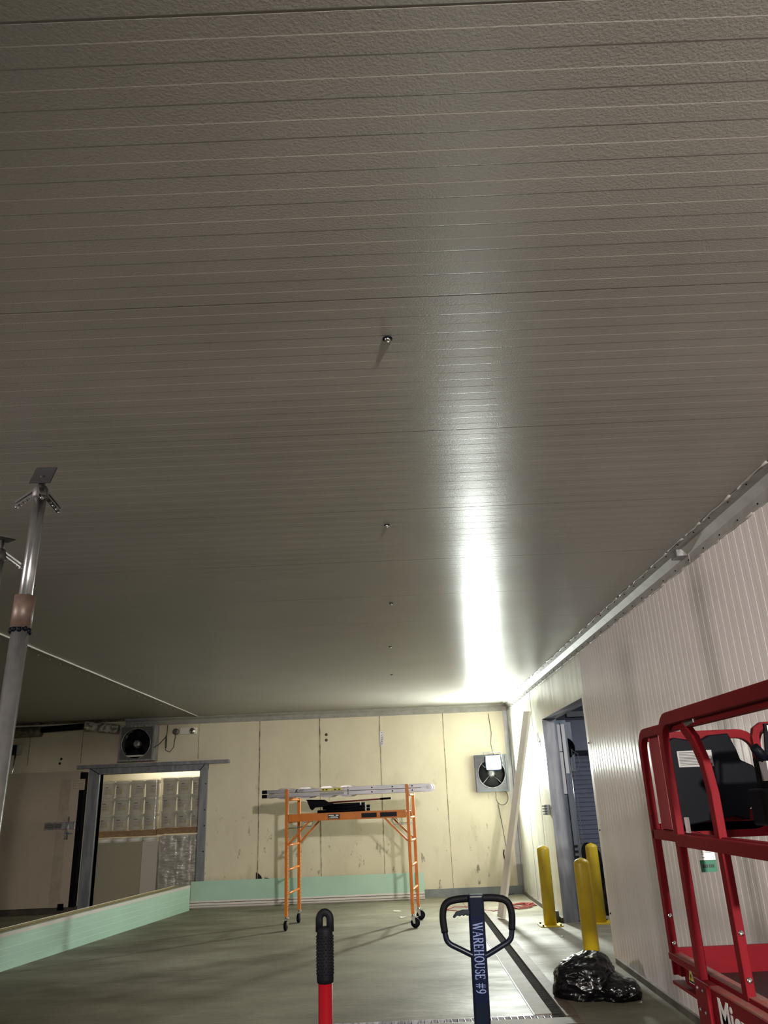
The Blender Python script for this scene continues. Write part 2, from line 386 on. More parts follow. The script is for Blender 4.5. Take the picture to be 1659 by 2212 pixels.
# cove trim, right wall / ceiling: ceiling flange, sloped face, screws
t = struct(thing('trim_6', None, None, (XR, 4, H)))
b = MB(); b.prism([(-.12, -.002), (0, -.002), (0, -.12), (-.012, -.12), (-.012, -.055), (-.055, -.012), (-.12, -.008)], (XR, YF, H), (1, 0, 0), (0, 0, 1), (0, 1, 0), YB-YF)
b.build('cove', m_trim, t, world=True)
b = MB(); random.seed(3)
y = 1.0
while y < YB:
    for _ in range(1):
        b.sphere((XR-.105 + random.uniform(-.01, .01), y, H-.010), .006, 6, 4); b.sphere((XR-.014, y+.1, H-.095), .006, 6, 4)
    y += .28
b.build('screw', m_black, t, world=True)
b = MB(); y = 2.0
while y < YB-.1:
    l = random.uniform(.15, .5); r = random.uniform(.004, .008)
    b.tube([(XR-.124+random.uniform(-.006, .006), y + l*i/5, H-.004) for i in range(6)], [r*random.uniform(.5, 1.4) for _ in range(6)], 6)
    b.tube([(XR-.014, y + l*i/5, H-.122 + random.uniform(-.004, .004)) for i in range(6)], [r*random.uniform(.4, 1.1) for _ in range(6)], 6)
    y += l + random.uniform(.0, .12)
b.build('sealant', m_trim, t, world=True)
b = MB(); b.box((XR-.09, 5.30, H-.012), (XR-.02, 5.42, H-.06)); b.build('bracket', m_steel, t, world=True)
# back wall cove
t = struct(thing('trim_7', None, None, (-1, YB, H)))
b = MB(); b.prism([(0, 0), (.09, 0), (.09, -.012), (.012, -.05), (.012, -.13), (0, -.13)], (-5.1, YB, H), (0, -1, 0), (0, 0, 1), (1, 0, 0), XR+5.1); b.build('cove', m_trim, t, world=True)
b = MB(); x = -5
while x < XR: b.sphere((x, YB-.013, H-.10), .005, 6, 4); x += .3
b.build('screw', m_black, t, world=True)
b = MB(); b.box((XL, YB-.05, H-.03), (-5.1, YB, H)); struct(b.build('trim_8', m_insuld))
b = MB(); b.box((XR-.09, YB-.015, .13), (XR, YB, H-.12)); b.box((XR-.015, YB-.12, .06), (XR, YB, H-.12)); struct(b.build('trim_9', mat('grey corner flashing', (.36, .37, .38), .35, .2, col2=(.27, .27, .27))))
# ceiling seam strip with two rows of rivets
t = struct(thing('trim_10', None, None, (XS, 8, H)))
MB().box((XS-.05, .8, H-.006), (XS+.035, YB-.08, H)).build('strip', m_ceil_l, t, world=True)
MB().box((XS+.030, .8, H-.014), (XS+.042, YB-.08, H)).build('lip', m_foamw, t, world=True)
b = MB(); y = .9
while y < YB-.2: b.sphere((XS+.025, y, H-.009), .0075, 6, 4); b.sphere((XS-.10, y+.14, H+.001), .0075, 6, 4); y += .29
b.build('rivet', m_foamw, t, world=True)

# ceiling plugs in a row
lab = ['nearest and largest round plug in the ceiling panels', 'second plug in the row along the ceiling', 'third plug in the ceiling row, in the mid distance', 'fourth plug in the ceiling row, nearer the back wall', 'farthest small plug in the ceiling row']
for i, (x, y) in enumerate(((.04, 2.46), (.015, 4.55), (.03, 6.62), (.007, 8.67), (.012, 10.74))):
    t = thing('ceiling_plug', lab[i], 'plug', (x, y, H), group='plugs along the ceiling')
    MB().lathe([(.012, 0), (.012, -.006), (.008, -.011), (.0, -.012)], n=12).build('cap', m_chrome, t)
    MB().lathe([(.019, .0), (.019, -.003), (.012, -.005)], n=12).build('washer', m_black, t)

# ------------------------------------------------------------------ dock vestibule beyond the opening
b = MB(); b.box((XR+.19, 13.75, 0), (5.0, 13.9, 3.6)); struct(b.build('wall_dock', m_dock))
b = MB(); b.box((5.0, 6, 0), (5.1, 13.9, 3.6)); struct(b.build('wall_dock', m_dock))
b = MB(); b.box((XR+.19, 6, 0), (5.0, 6.1, 3.6)); struct(b.build('wall_dock', m_dock))
b = MB(); b.box((XR+.19, 6, 3.4), (5.0, 13.9, 3.5)); struct(b.build('ceiling', m_dock))
# roller door: curtain of slats, hood, guide
t = struct(thing('door_2', None, None, (3.8, 13.6, 0)))
prof = []; z = .0
while z < 2.3:
    prof += [(0, z), (.012, z+.012), (.014, z+.055), (.0, z+.066)]; z += .07
b = MB(); vs_ = []
for d, z in prof:
    for x in (2.78, 4.9): vs_.append((x, 13.62 - d, z))
b.add(vs_, [(2*i, 2*i+1, 2*i+3, 2*i+2) for i in range(len(prof)-1)]); b.build('curtain', m_slat, t, world=True)
MB().box((2.72, 13.35, 2.28), (4.95, 13.72, 2.78)).build('hood', m_slat, t, .01, world=True)
MB().box((2.70, 13.56, 0), (2.80, 13.70, 2.3)).build('guide', m_frame, t, world=True)
b = MB(); b.box((3.02, 13.68, 2.86), (4.9, 13.74, 2.95)); b.box((3.02, 13.66, 3.05), (4.9, 13.74, 3.17)); struct(b.build('trim_11', m_dockw))

def tube_light(name, label, loc, length, rz, watts, col):
    t = thing(name, label, 'light', loc, rz)
    MB().box((-length/2, -.05, 0), (length/2, .05, .05)).build('housing', m_foamw, t, .004)
    MB().cyl((-length/2, 0, -.012), (length/2, 0, -.012), .013, n=10).build('tube', emis('dim tube', col, 3), t)
    l = bpy.data.lights.new('tube_glow', 'AREA'); l.shape = 'RECTANGLE'; l.size = length; l.size_y = .06; l.energy = watts; l.color = col
    lo = bpy.data.objects.new('tube_glow', l); C.objects.link(lo); lo.parent = t; lo.location = (0, 0, -.03)
    return t
tube_light('tube_lamp', 'added fill strip light on the dock vestibule ceiling beyond the doorway', (3.9, 10.2, 3.33), 1.2, 0, DOCK_FILL, (.88, .92, 1.0))

# sectional door track and posts just beyond the far jamb
t = thing('vertical_door_track', 'galvanised vertical track with a bright rod inside the dock doorway', 'door track', (2.5, 11.9, 0))
MB().box((2.395, 11.84, 0), (2.43, 11.95, 2.64)).build('rubber_seal', m_gasket, t, world=True)
b = MB(); b.box((2.44, 11.9, 0), (2.50, 11.95, 2.62)); b.box((2.505, 11.88, 0), (2.565, 11.93, 2.62)); b.box((2.44, 11.93, 0), (2.6, 11.96, 2.66)); b.build('channel', m_frame, t, world=True)
b = MB(); b.box((2.442, 11.89, 1.62), (2.498, 11.905, 2.20)); b.box((2.442, 11.89, 2.215), (2.498, 11.905, 2.60)); b.box((2.51, 11.875, 1.9), (2.56, 11.885, 2.60)); b.build('cover_strip', m_foamw, t, world=True)
MB().cyl((2.585, 11.87, .35), (2.585, 11.87, 2.25), .009, n=10).build('rod', m_chrome, t, world=True)
for i in range(9): MB().box((2.505, 11.87, .35+.07*i), (2.555, 11.88, .375+.07*i)).build('slot', m_void, t, world=True)
t = thing('chain_hoist', 'dark round chain hoist wheel beside the roller door', 'hoist', (2.78, 13.2, 2.3))
MB().lathe([(.0, -.06), (.17, -.06), (.17, 0), (.13, .02), (0, .02)], (2.80, 13.2, 2.32), 28, 'y').build('wheel', m_black, t, world=True)
MB().box((2.66, 13.26, 1.95), (2.98, 13.34, 2.75)).build('bracket', m_frame, t, .01, world=True)
for q, r_ in (((2.83, 13.18, 2.62), .045), ((2.80, 13.12, 2.02), .03), ((2.95, 13.18, 2.28), .025)): MB().sphere(q, r_).build('pulley', m_foamw, t, world=True)
b = MB(); z = .95; k = 0
while z < 2.3:
    x = 2.90
    if k % 2: b.tube([(x + .011*math.cos(a*PI/4), 13.1, z + .02*math.sin(a*PI/4)) for a in range(8)], .0032, 5, True)
    else: b.tube([(x, 13.1 + .011*math.cos(a*PI/4), z + .02*math.sin(a*PI/4)) for a in range(8)], .0032, 5, True)
    z += .031; k += 1
b.build('chain', m_labelg, t, world=True)
b = MB(); pts = [(2.90, 13.1, 2.28), (2.99, 13.1, 2.22), (3.01, 13.1, 2.08), (2.95, 13.1, 1.95), (2.90, 13.1, 1.9)]; b.tube(pts, .004, 6); b.build('cord', m_labelg, t, world=True)

# ------------------------------------------------------------------ bollards
def bollard(x, y, lab, r=.082, h=.98, plate=True):
    t = thing('bollard', lab, 'bollard', (x, y, 0), group='yellow safety bollards by the dock doorway')
    prof = [(r, .008)] + [(r, h - .06)] + [(r*math.cos(a), h - .06 + .055*math.sin(a)) for a in [PI/2*k/6 for k in range(1, 6)]] + [(.004, h)]
    MB().lathe(prof, n=32).build('post', m_yellow, t)
    if plate:
        p = MB().prism([(-.15, -.11), (-.11, -.15), (.11, -.15), (.15, -.11), (.15, .15), (-.15, .15)], (0, 0, 0), (1, 0, 0), (0, 1, 0), (0, 0, 1), .012).build('base_plate', m_yellow, t)
        for sx, sy in ((-1, -1), (1, -1), (-1, 1), (1, 1)):
            MB().lathe([(.012, .012), (.012, .028), (.0, .03)], (sx*.115, sy*.115, 0), 8).build('anchor_bolt', m_black, t)
    return t
bollard(1.975, 11.42, 'yellow bollard on a square plate beside the cream wall, left of the doorway')
bollard(1.965, 9.06, 'closest yellow bollard, rising just behind the black trash bag')
bollard(2.65, 11.48, 'yellow bollard standing inside the dock doorway', plate=True)
b = MB(); b.box((2.02, 11.72, 0), (2.16, 11.86, .13)); tag(b.build('concrete_block', m_dock, bevel=.01), 'small grey block on the floor behind the wall side bollard', 'block')

# ------------------------------------------------------------------ leaning plank
t = MB(); p0, p1 = Vector((1.42, 12.2, 0.012)), Vector((2.10, 12.25, 2.84))
b = MB(); b.beam(p0, p1, .045, .15, (.5, -1, 0)); o = b.build('leaning_plank', m_beam, bevel=.004)
tag(o, 'long pale plank leaning from the floor drain up against the cream wall', 'plank')
o.location.z += .0

# wall switch / bracket on the far right wall
t = thing('wall_bracket', 'dark toothed metal bracket box on the cream wall beside the doorway', 'bracket', (XR-.05, 11.85, 1.42))
MB().box((XR-.07, 11.74, 1.35), (XR-.002, 11.80, 1.49)).build('box', m_frame, t, .004, world=True)
b = MB()
for i in range(4): b.cyl((XR-.05, 11.73, 1.365+.035*i), (XR-.11, 11.70, 1.365+.035*i), .010, n=10)
b.build('knob', m_steel, t, world=True)

# hinge hardware marks on the cream wall
t = thing('wall_clip', 'small bright clip with hanging wires high on the cream wall', 'clip', (XR-.01, 12.0, 2.5))
b = MB(); b.box((XR-.02, 11.98, 2.36), (XR-.002, 12.10, 2.372)); b.box((XR-.012, 12.09, 2.25), (XR-.003, 12.10, 2.5)); b.box((XR-.012, 11.98, 2.22), (XR-.003, 11.988, 2.42)); b.build('clip', m_steel, t, world=True)

# ------------------------------------------------------------------ fans
def fan_unit(name, label, x0, x1, z0, z1, dep, cx, cz, r, dark, fm=None, sm_=None):
    fm = fm or m_steel; sm_ = sm_ or m_steel
    t = thing(name, label, 'fan', ((x0+x1)/2, YB, z0)); yf = YB - dep; f = .04
    b = MB()
    b.box((x0, yf, z0), (x0+.03, YB, z1)); b.box((x1-.03, yf, z0), (x1, YB, z1)); b.box((x0+.03, yf, z0), (x1-.03, YB, z0+.03)); b.box((x0+.03, yf, z1-.03), (x1-.03, YB, z1))
    b.build('frame', fm, t, world=True)
    n = 40; ov = []; ci = []
    for k in range(n):
        a = 2*PI*k/n; c, s_ = math.cos(a), math.sin(a); m_ = max(abs(c), abs(s_))
        ov.append(((x0+x1)/2 + c/m_*((x1-x0)/2-.03), yf+.02, (z0+z1)/2 + s_/m_*((z1-z0)/2-.03))); ci.append((cx + r*c, yf+.02, cz + r*s_))
    cj = [(p[0], p[1]+.1, p[2]) for p in ci]
    b = MB().add(ov + ci + cj, [(k, (k+1)%n, n+(k+1)%n, n+k) for k in range(n)] + [(n+k, n+(k+1)%n, 2*n+(k+1)%n, 2*n+k) for k in range(n)])
    b.build('shroud', dark, t, world=True)
    MB().tube([(cx + r*math.cos(2*PI*k/n), yf+.018, cz + r*math.sin(2*PI*k/n)) for k in range(n)], .008, 6, True).build('rim', m_steel, t, world=True)
    MB().lathe([(0, -.0), (r+.02, 0), (r+.02, .01), (0, .01)], (cx, YB-.03, cz), 32, 'y').build('back_plate', m_void, t, world=True)
    MB().lathe([(0, -.05), (.05, -.05), (.06, -.03), (.075, 0), (.075, .06), (0, .06)], (cx, yf+.10, cz), 20, 'y').build('motor', m_steel, t, world=True)
    for k in range(4):
        a = 2*PI*k/4 + .5
        R = Matrix.Rotation(-a, 3, 'Y') @ Matrix.Rotation(.5, 3, 'X')
        MB().box((.06, -.003, -.06), (r*.93, .003, .06), R, (cx, yf+.13, cz)).build('blade', m_black, t, world=True)
    b = MB()
    for a in (PI/4, 3*PI/4, 5*PI/4, 7*PI/4):
        b.cyl((cx + r*1.25*math.cos(a), yf+.05, cz + r*1.25*math.sin(a)), (cx + .06*math.cos(a), yf+.08, cz + .06*math.sin(a)), .006, n=8)
    b.build('strut', sm_, t, world=True)
    return t
t = fan_unit('wall_fan', 'dark square wall fan above the cold room doorway', -5.10, -4.45, 2.49, 3.13, .30, -4.79, 2.80, .27, m_plate, None, m_black)
b = MB(); b.box((-4.98, YB-.24, 2.57), (-4.60, YB-.10, 2.60)); b.build('reflection_strip', m_foamw, t, world=True)  # white strip stands in for the bright reflection low inside the fan
b = MB(); b.tube([(-4.47, YB-.28, 2.70), (-4.38, YB-.2, 2.78), (-4.32, YB-.1, 2.88), (-4.30, YB-.05, 2.93)], .007, 6); b.build('cable', m_cordb, t, world=True)
fan_unit('wall_fan', 'pale square wall fan behind the blazing flood lamp', 1.485, 2.075, 1.705, 2.35, .14, 1.78, 2.02, .25, mat('pale fan shroud', (.10, .10, .12), .5), mat('blue grey fan frame', (.10, .11, .14), .5))

# key flood lamp hung in front of the right fan
t = thing('flood_lamp', 'blazing white flood lamp hung in front of the right fan', 'lamp', (1.79, 14.6, 2.2))
hx, hy, hz = 1.792, 14.60, 2.205
MB().prism([(-.15, -.10), (-.11, -.145), (.11, -.145), (.15, -.10), (.15, .08), (.11, .13), (-.11, .13), (-.15, .08)], (hx, hy, hz), (1, 0, 0), (0, 0, 1), (0, 1, 0), .07).build('housing', m_black, t, .004, world=True)
b = MB(); nx, nz = 12, 10; vs_ = []
for j in range(nz+1):
    for i in range(nx+1):
        u, v = i/nx*2-1, j/nz*2-1
        vs_.append((hx + .125*u, hy - .004 - .018*(1-u*u)*(1-v*v), hz - .007 + .115*v))
b.add(vs_, [(j*(nx+1)+i, j*(nx+1)+i+1, (j+1)*(nx+1)+i+1, (j+1)*(nx+1)+i) for j in range(nz) for i in range(nx)], True)
b.build('lens', emis('flood lens', (.93, 1.0, .93), KEY), t, world=True)
b = MB(); b.tube([(hx-.165, hy+.04, hz), (hx-.165, hy+.04, hz+.17), (hx+.165, hy+.04, hz+.17), (hx+.165, hy+.04, hz)], .009, 6); b.build('yoke', m_steel, t, world=True)
b = MB(); b.tube([(hx, hy+.04, hz+.17), (hx, YB-.1, hz+.19), (hx, YB-.005, hz+.19)], .010, 6); b.build('wall_arm', m_steel, t, world=True)
b = MB(); pts = [(hx+.03, YB-.02, 3.1), (hx+.06, YB-.02, 2.75), (hx+.03, YB-.03, 2.55), (hx+.04, YB-.1, 2.4), (hx+.04, hy+.06, 2.28)]; b.tube(pts, .005, 6); b.build('power_cord', m_cordb, t, world=True)
t = thing('cable_loop', 'thin black cable looping below the right fan and down the wall', 'cable', (1.9, YB-.02, 1.5))
pts = [(1.83, YB-.1, 1.72)]
for k in range(0, 17):
    a = PI*.9 + 2*PI*k/20; pts.append((1.94 + .11*math.cos(a), YB-.06, 1.60 + .13*math.sin(a)))
pts += [(1.99, YB-.08, 1.72)]
b = MB(); b.tube(pts, .006, 6); b.tube([(1.86, YB-.03, 1.50), (1.90, YB-.01, 1.2), (1.945, YB-.01, .75), (1.95, YB-.01, .35)], .0045, 6); b.tube([(1.90, YB-.012, .55), (1.885, YB-.012, .66), (1.90, YB-.012, .72)], .012, 6); b.build('cable', m_cordb, t, world=True)

# ------------------------------------------------------------------ emergency light and cable on the back wall
t = thing('emergency_light', 'small white emergency light with two round heads below the ceiling', 'light', (-4.0, YB, 3.0))
MB().box((-4.03, YB-.10, 2.95), (-3.72, YB, 3.07)).build('case', mat('beige plastic', (.85, .82, .76), .5), t, .008, world=True)
MB().lathe([(.0, -.03), (.035, -.04), (.055, -.03), (.055, .03), (.0, .03)], (-4.10, YB-.12, 3.00), 20, 'y').build('lamp_head', m_plate, t, world=True)
MB().lathe([(.0, -.03), (.03, -.035), (.055, -.02), (.055, .03), (.0, .03)], (-3.79, YB-.12, 3.00), 20, 'y').build('lamp_head', m_chrome, t, world=True)
b = MB(); b.tube([(-4.12, YB-.05, 2.95), (-4.15, YB-.04, 2.72), (-4.22, YB-.04, 2.64), (-4.30, YB-.04, 2.68), (-4.31, YB-.04, 2.82), (-4.30, YB-.04, 2.95)], .007, 6); b.build('cable', m_cordb, t, world=True)
b = MB(); b.tube([(-4.30, YB-.015, 2.86), (-4.29, YB-.015, 3.14)], .008, 6); b.tube([(-4.30, YB-.02, 2.72), (-4.30, YB-.02, 2.90)], .016, 8)
tag(b.build('conduit', m_insuld), 'short brown conduit between the fan and the emergency light', 'conduit')

# pipes along the back wall at top left
def lumpy(p0, p1, r, n, seed, amp=.25, name='jacket'):
    random.seed(seed); p0, p1 = Vector(p0), Vector(p1); pts = []; rs = []
    for i in range(n+1):
        pts.append(p0.lerp(p1, i/n)); rs.append(r*(1 + random.uniform(-amp, amp*.4) * (.3 if 0 < i < n else 1.2)))
    return MB().tube(pts, rs, 18)
t = thing('wrapped_pipe', 'pipe in crumpled white jacket with bare black middle below the ceiling', 'pipe', (-6.2, YB-.15, 3.1))
lumpy((-5.80, YB-.17, 3.165), (-5.16, YB-.17, 3.08), .088, 10, 2).build('white_jacket', m_insul, t, world=True)
MB().cyl((-6.75, YB-.17, 3.125), (-5.75, YB-.17, 3.165), .058, n=18).build('bare_pipe', m_black, t, world=True)
lumpy((-8.2, YB-.17, 3.08), (-6.63, YB-.17, 3.10), .10, 12, 5, .12).build('dirty_jacket', m_insuld, t, world=True)
t = thing('junction_box', 'dark junction box on the wall at far left with curved conduit below', 'box', (-7.1, YB-.1, 2.8))
MB().box((-7.22, YB-.16, 2.70), (-7.06, YB-.002, 2.88)).build('box', m_void, t, .006, world=True)
MB().box((-7.06, YB-.165, 2.70), (-7.035, YB, 2.88)).build('cover', m_trim, t, world=True)
b = MB(); b.tube([(-7.10, YB-.1, 2.70), (-7.12, YB-.1, 2.4), (-7.14, YB-.1, 2.22), (-7.19, YB-.1, 2.10), (-7.30, YB-.1, 2.02), (-7.6, YB-.1, 2.0)], .014, 8); b.build('conduit', m_chrome, t, world=True)
MB().cyl((-7.40, YB-.1, 2.80), (-7.22, YB-.1, 2.80), .012, n=8).build('pipe_stub', m_black, t, world=True)

# marks and small hardware on the back wall
t = thing('metal_strip', 'short pitted metal strip over a wall joint above the ladder', 'strip', (-.22, YB, 2.7))
b = MB(); b.box((-.25, YB-.012, 2.60), (-.19, YB, 2.86)); b.build('plate', m_steel, t, world=True)
for i in range(6): MB().sphere((-.22, YB-.014, 2.63+.04*i), .008, 6, 4).build('hole', m_black, t, world=True)
for i, (x, z, l) in enumerate(((-1.27, 2.84, 'upper'), (-1.27, 2.74, 'lower'))):
    o = MB().lathe([(0, -.008), (.02, -.006), (.028, 0)], (x, YB-.001, z), 12, 'y').build('bolt_hole', m_rustbrown); tag(o, l + ' rusty bolt hole high on the cream wall', 'bolt hole', 'pair of rusty bolt holes')
b = MB(); pts = [(-2.56, .0), (-2.56, .52), (-2.51, .50), (-2.46, .45), (-2.44, .40), (-2.38, .43), (-2.30, .41), (-2.28, .0)]
b.prism(pts, (0, YB-.004, 0), (1, 0, 0), (0, 0, 1), (0, 1, 0), .006); tag(b.build('broken_edge', m_void), 'dark torn patch at the foot of the cream wall behind the mint panel', 'hole')
for (x, z, l) in ((-6.27, 2.60, 'upper'), (-6.29, 2.52, 'lower')):
    o = MB().lathe([(0, -.006), (.022, -.005), (.024, 0)], (x, YB-.001, z), 8, 'y').build('wall_hole', m_void); tag(o, l + ' small dark hole in the shaded wall left of the doorway', 'hole', 'pair of small holes in the shaded wall')

# ------------------------------------------------------------------ cold room doorway: frame, sliding leaf
t = struct(thing('trim_12', None, None, (-4.5, YB, 0)))
MB().box((DX0-.20, YB-.05, 0), (DX0, YB+.17, DZ+.11)).build('post', m_frame, t, .004, world=True)
MB().box((DX1, YB-.05, 0), (DX1+.15, YB+.17, DZ+.15)).build('post', m_frame, t, .004, world=True)
MB().box((DX0-.20, YB-.055, DZ), (DX1+.15, YB+.17, DZ+.13)).build('header', m_frame, t, .004, world=True)
MB().box((-5.90, YB-.16, DZ+.11), (-3.08, YB, DZ+.17)).build('top_rail', m_frame, t, .004, world=True)
b = MB(); b.beam((DX0-.2, YB-.058, DZ+.12), (DX0, YB-.058, DZ), .012, .003, (0, 1, 0)); b.beam((DX1+.1, YB-.058, DZ+.12), (DX1, YB-.058, DZ), .012, .003, (0, 1, 0)); b.build('mitre_joint', m_black, t, world=True)
b = MB()
for z in (2.05, 1.6, 1.33, .9): b.sphere((DX1+.12, YB-.052, z), .012, 8, 5)
b.build('screw', m_black, t, world=True)
t = struct(thing('door_1', None, None, (-6.5, YB-.1, 0)))
MB().box((-7.17, YB-.15, .10), (-5.82, YB-.01, 2.36)).build('leaf', m_leaf, t, .004, world=True)
MB().box((-5.825, YB-.15, .10), (-5.72, YB-.02, 2.34)).build('gasket', m_gasket, t, .01, world=True)
MB().box((-6.17, YB-.155, .12), (-5.98, YB-.148, 2.22)).build('kick_strip', mat('scuffed strip', (.38, .325, .26), .5, col2=(.30, .25, .2), nscale=8), t, world=True)
b = MB(); b.box((-5.95, YB-.16, 2.03), (-5.72, YB-.15, 2.22))
b.build('patch_plate', m_leaf, t, world=True)
b = MB()
for i in range(5):
    for j in range(4): b.sphere((-5.92+.04*i, YB-.161, 2.06+.045*j), .005, 6, 4)
b.build('rivet', m_black, t, world=True)
la = MB().box((-6.38, YB-.19, 1.37), (-5.82, YB-.15, 1.49)).build('latch', m_steel, t, .004, world=True)
b = MB(); b.box((-6.36, YB-.205, 1.39), (-6.20, YB-.19, 1.47)); b.box((-6.18, YB-.205, 1.39), (-6.06, YB-.19, 1.47)); b.build('catch_plate', m_plate, la, world=True)
b = MB(); b.cyl((-5.93, YB-.22, 1.20), (-5.93, YB-.22, 1.58), .016, n=10); b.cyl((-5.97, YB-.22, 1.20), (-5.97, YB-.22, 1.38), .010, n=8); b.cyl((-5.98, YB-.22, 1.30), (-5.82, YB-.24, 1.30), .008, n=8); b.build('latch_bolt', m_steel, la, world=True)
b = MB(); b.box((-6.0, YB-.17, .06), (-5.9, YB-.12, .16)); b.build('floor_guide', m_black, t, world=True)

# pallet room shell
b = MB(); b.box((-7, 17.4, 0), (-2.2, 17.5, 3)); b.box((-7, YB+.16, 0), (-6.9, 17.4, 3)); b.box((-2.3, YB+.16, 0), (-2.2, 17.4, 3)); b.box((-7, YB+.16, 3), (-2.2, 17.5, 3.1)); struct(b.build('wall_cold_room', m_back))
tube_light('tube_lamp', 'strip light on the ceiling of the pallet room behind the buckets', (-4.6, 16.9, 2.9), 1.6, 0, COLD, (1, .95, .82))

# buckets
def mk_bucket():
    t = thing('plastic_bucket', 'x', 'bucket', (0, 0, 0))
    MB().lathe([(.0, 0), (.122, 0), (.126, .01), (.136, .24), (.0, .24)], n=24).build('body', m_bucket, t)
    MB().lathe([(.0, .235), (.140, .235), (.1415, .25), (.1415, .285), (.132, .292), (.0, .292)], n=24).build('lid', m_bucket, t)
    lb = MB()
    vs_ = []; 
    for z in (.05, .20):
        for k in range(7):
            a = -PI/2 + (k-3)*.2; r = .1355 if z > .1 else .1295; vs_.append((r*math.cos(a), r*math.sin(a), z))
    lb.add(vs_, [(k, k+1, 8+k, 7+k) for k in range(6)]); l = lb.build('label', m_foamw, t)
    tx = MB(); random.seed(4)
    for z, a0, a1 in ((.175, -.4, .1), (.14, -.4, .45), (.12, -.4, .3), (.09, -.4, .4), (.07, -.4, .2)):
        h = .012 if z == .175 else .004; v = []
        for zz in (z, z+h):
            for k in range(5):
                a = -PI/2 + a0 + (a1-a0)*k/4; r = .1305 + (zz-.05)/.15*.006; v.append((r*math.cos(a), r*math.sin(a), zz))
        tx.add(v, [(k, k+1, 6+k, 5+k) for k in range(4)])
    tx.build('label_text', m_ink, l)
    y = MB(); v = []
    for z in (.06, .12):
        for k in range(3):
            a = -PI/2 + .38 + .09*k; r = .1308 + (z-.05)/.15*.006; v.append((r*math.cos(a), r*math.sin(a), z))
    y.add(v, [(0, 1, 4, 3), (1, 2, 5, 4)]); y.build('label_mark', m_ylw, l)
    return t
bk = mk_bucket(); used = [False]
def bucket(x, y, z, rz, lab, grp):
    global bk
    o = bk if not used[0] else copy_tree(bk); used[0] = True
    o.location = (x, y, z); o.rotation_euler = (0, 0, rz); o['label'] = lab; o['group'] = grp; return o
def pallet(x0, x1, z, lab):
    t = thing('wooden_pallet', lab, 'pallet', ((x0+x1)/2, 15.9, z))
    for k in range(5): MB().box((x0, 15.42+.22*k, z+.10), (x1, 15.42+.22*k+.12, z+.12)).build('deck_board', m_wood, t, world=True)
    for y in (15.42, 15.9, 16.35): MB().beam(((x0), y+.05, z+.06), (x1, y+.05, z+.06), .05, .08).build('stringer', m_wood, t, world=True)
    return t
rn = ['bottom', 'middle', 'top']; cn4 = ['first', 'second', 'third', 'fourth']; cn3 = ['left', 'centre', 'right']
random.seed(11)
for r in range(3):
    for c in range(4):
        bucket(-5.53 + .285*c, 15.60, 1.295 + .294*r, random.uniform(-.5, .5), '%s bucket from the left, %s row of the upper left pallet' % (cn4[c], rn[r]), 'white buckets on the upper left pallet')
    for c in range(3):
        bucket(-4.30 + .285*c - .04, 15.60, 1.315 + .294*r, random.uniform(-.5, .5), '%s bucket in the %s row of the upper right pallet' % (cn3[c], rn[r]), 'white buckets on the upper right pallet')
for c in range(4):
    bucket(-5.53 + .285*c, 15.62, .868, random.uniform(-.4, .4), '%s bucket from the left, peeking over the grey board' % cn4[c], 'white buckets behind the grey board')
for r in range(4):
    for c in range(3):
        bucket(-4.30 + .285*c - .02, 15.60, .0 + .294*r, random.uniform(-.5, .5), '%s bucket in the %s row of the lower right wrapped stack' % (cn3[c], ('bottom', 'second', 'third', 'top')[r]), 'white buckets in the lower right stack')
# things below the peeking row are hidden by the board: one filled row support
pallet(-5.68, -4.52, 1.165, 'wooden pallet under the upper left buckets')
pallet(-4.50, -3.62, 1.185, 'wooden pallet under the upper right buckets')
for nm, x0, x1, z0, z1, lab in (('a', -5.69, -4.54, 1.293, 2.19, 'clear stretch film around the upper left buckets'), ('b', -4.49, -3.60, 1.312, 2.21, 'clear stretch film around the upper right buckets'), ('c', -4.47, -3.60, .02, 1.165, 'shiny crumpled stretch film around the lower right stack')):
    b = MB(); n = 60; m_ = 40; vs_ = []; yf = 15.445
    random.seed(ord(nm))
    for j in range(m_+1):
        z = z0 + (z1-z0)*j/m_
        for i in range(n+1):
            u = i/n
            if u < .12: x, y = x0, yf + .5*(1-u/.12)
            elif u > .88: x, y = x1, yf + .5*(u-.88)/.12
            else: x, y = x0 + (x1-x0)*(u-.12)/.76, yf
            y += .010*noise.noise(Vector((x*4, z*16, ord(nm)))) + .006*noise.noise(Vector((x*14, z*5, 3)))
            vs_.append((x, y, z + .012*noise.noise(Vector((x*9, 0, 7)))))
    b.add(vs_, [(j*(n+1)+i, j*(n+1)+i+1, (j+1)*(n+1)+i+1, (j+1)*(n+1)+i) for j in range(m_) for i in range(n)], True)
    tag(b.build('stretch_film', m_wrap2 if nm == 'c' else m_wrap), lab, 'plastic wrap')
# support under the peeking row
b = MB(); b.box((-5.66, 15.48, .745), (-4.55, 16.3, .863)); tag(b.build('wooden_pallet', m_wood), 'pallet hidden low behind the grey board', 'pallet')
b = MB(); b.box((-5.62, 15.55, 0), (-4.6, 16.2, .745)); tag(b.build('carton_stack', m_wood, bevel=.01), 'plain carton block behind the grey board', 'carton')
b = MB(); b.box((-5.62, 15.22, .07), (-4.70, 15.26, 1.10)); tag(b.build('shaded_board_sheet', mat('shaded board sheet', (.30, .275, .20), .6), bevel=.002), 'large shaded board sheet standing in the cold room doorway', 'board')  # one board: its shadow edge is built as two sheets, darker and paler
b = MB(); b.box((-4.86, 15.26, .07), (-4.42, 15.29, 1.09)); tag(b.build('lit_board_sheet', mat('lit board sheet', (.48, .44, .39), .6), bevel=.002), 'narrow lit board sheet behind the right edge of the same board', 'board')
b = MB(); b.box((-5.6, 15.14, 0), (-4.4, 15.34, .07)); tag(b.build('sill_strip', m_foamw), 'white sill strip under the grey board in the doorway', 'strip')

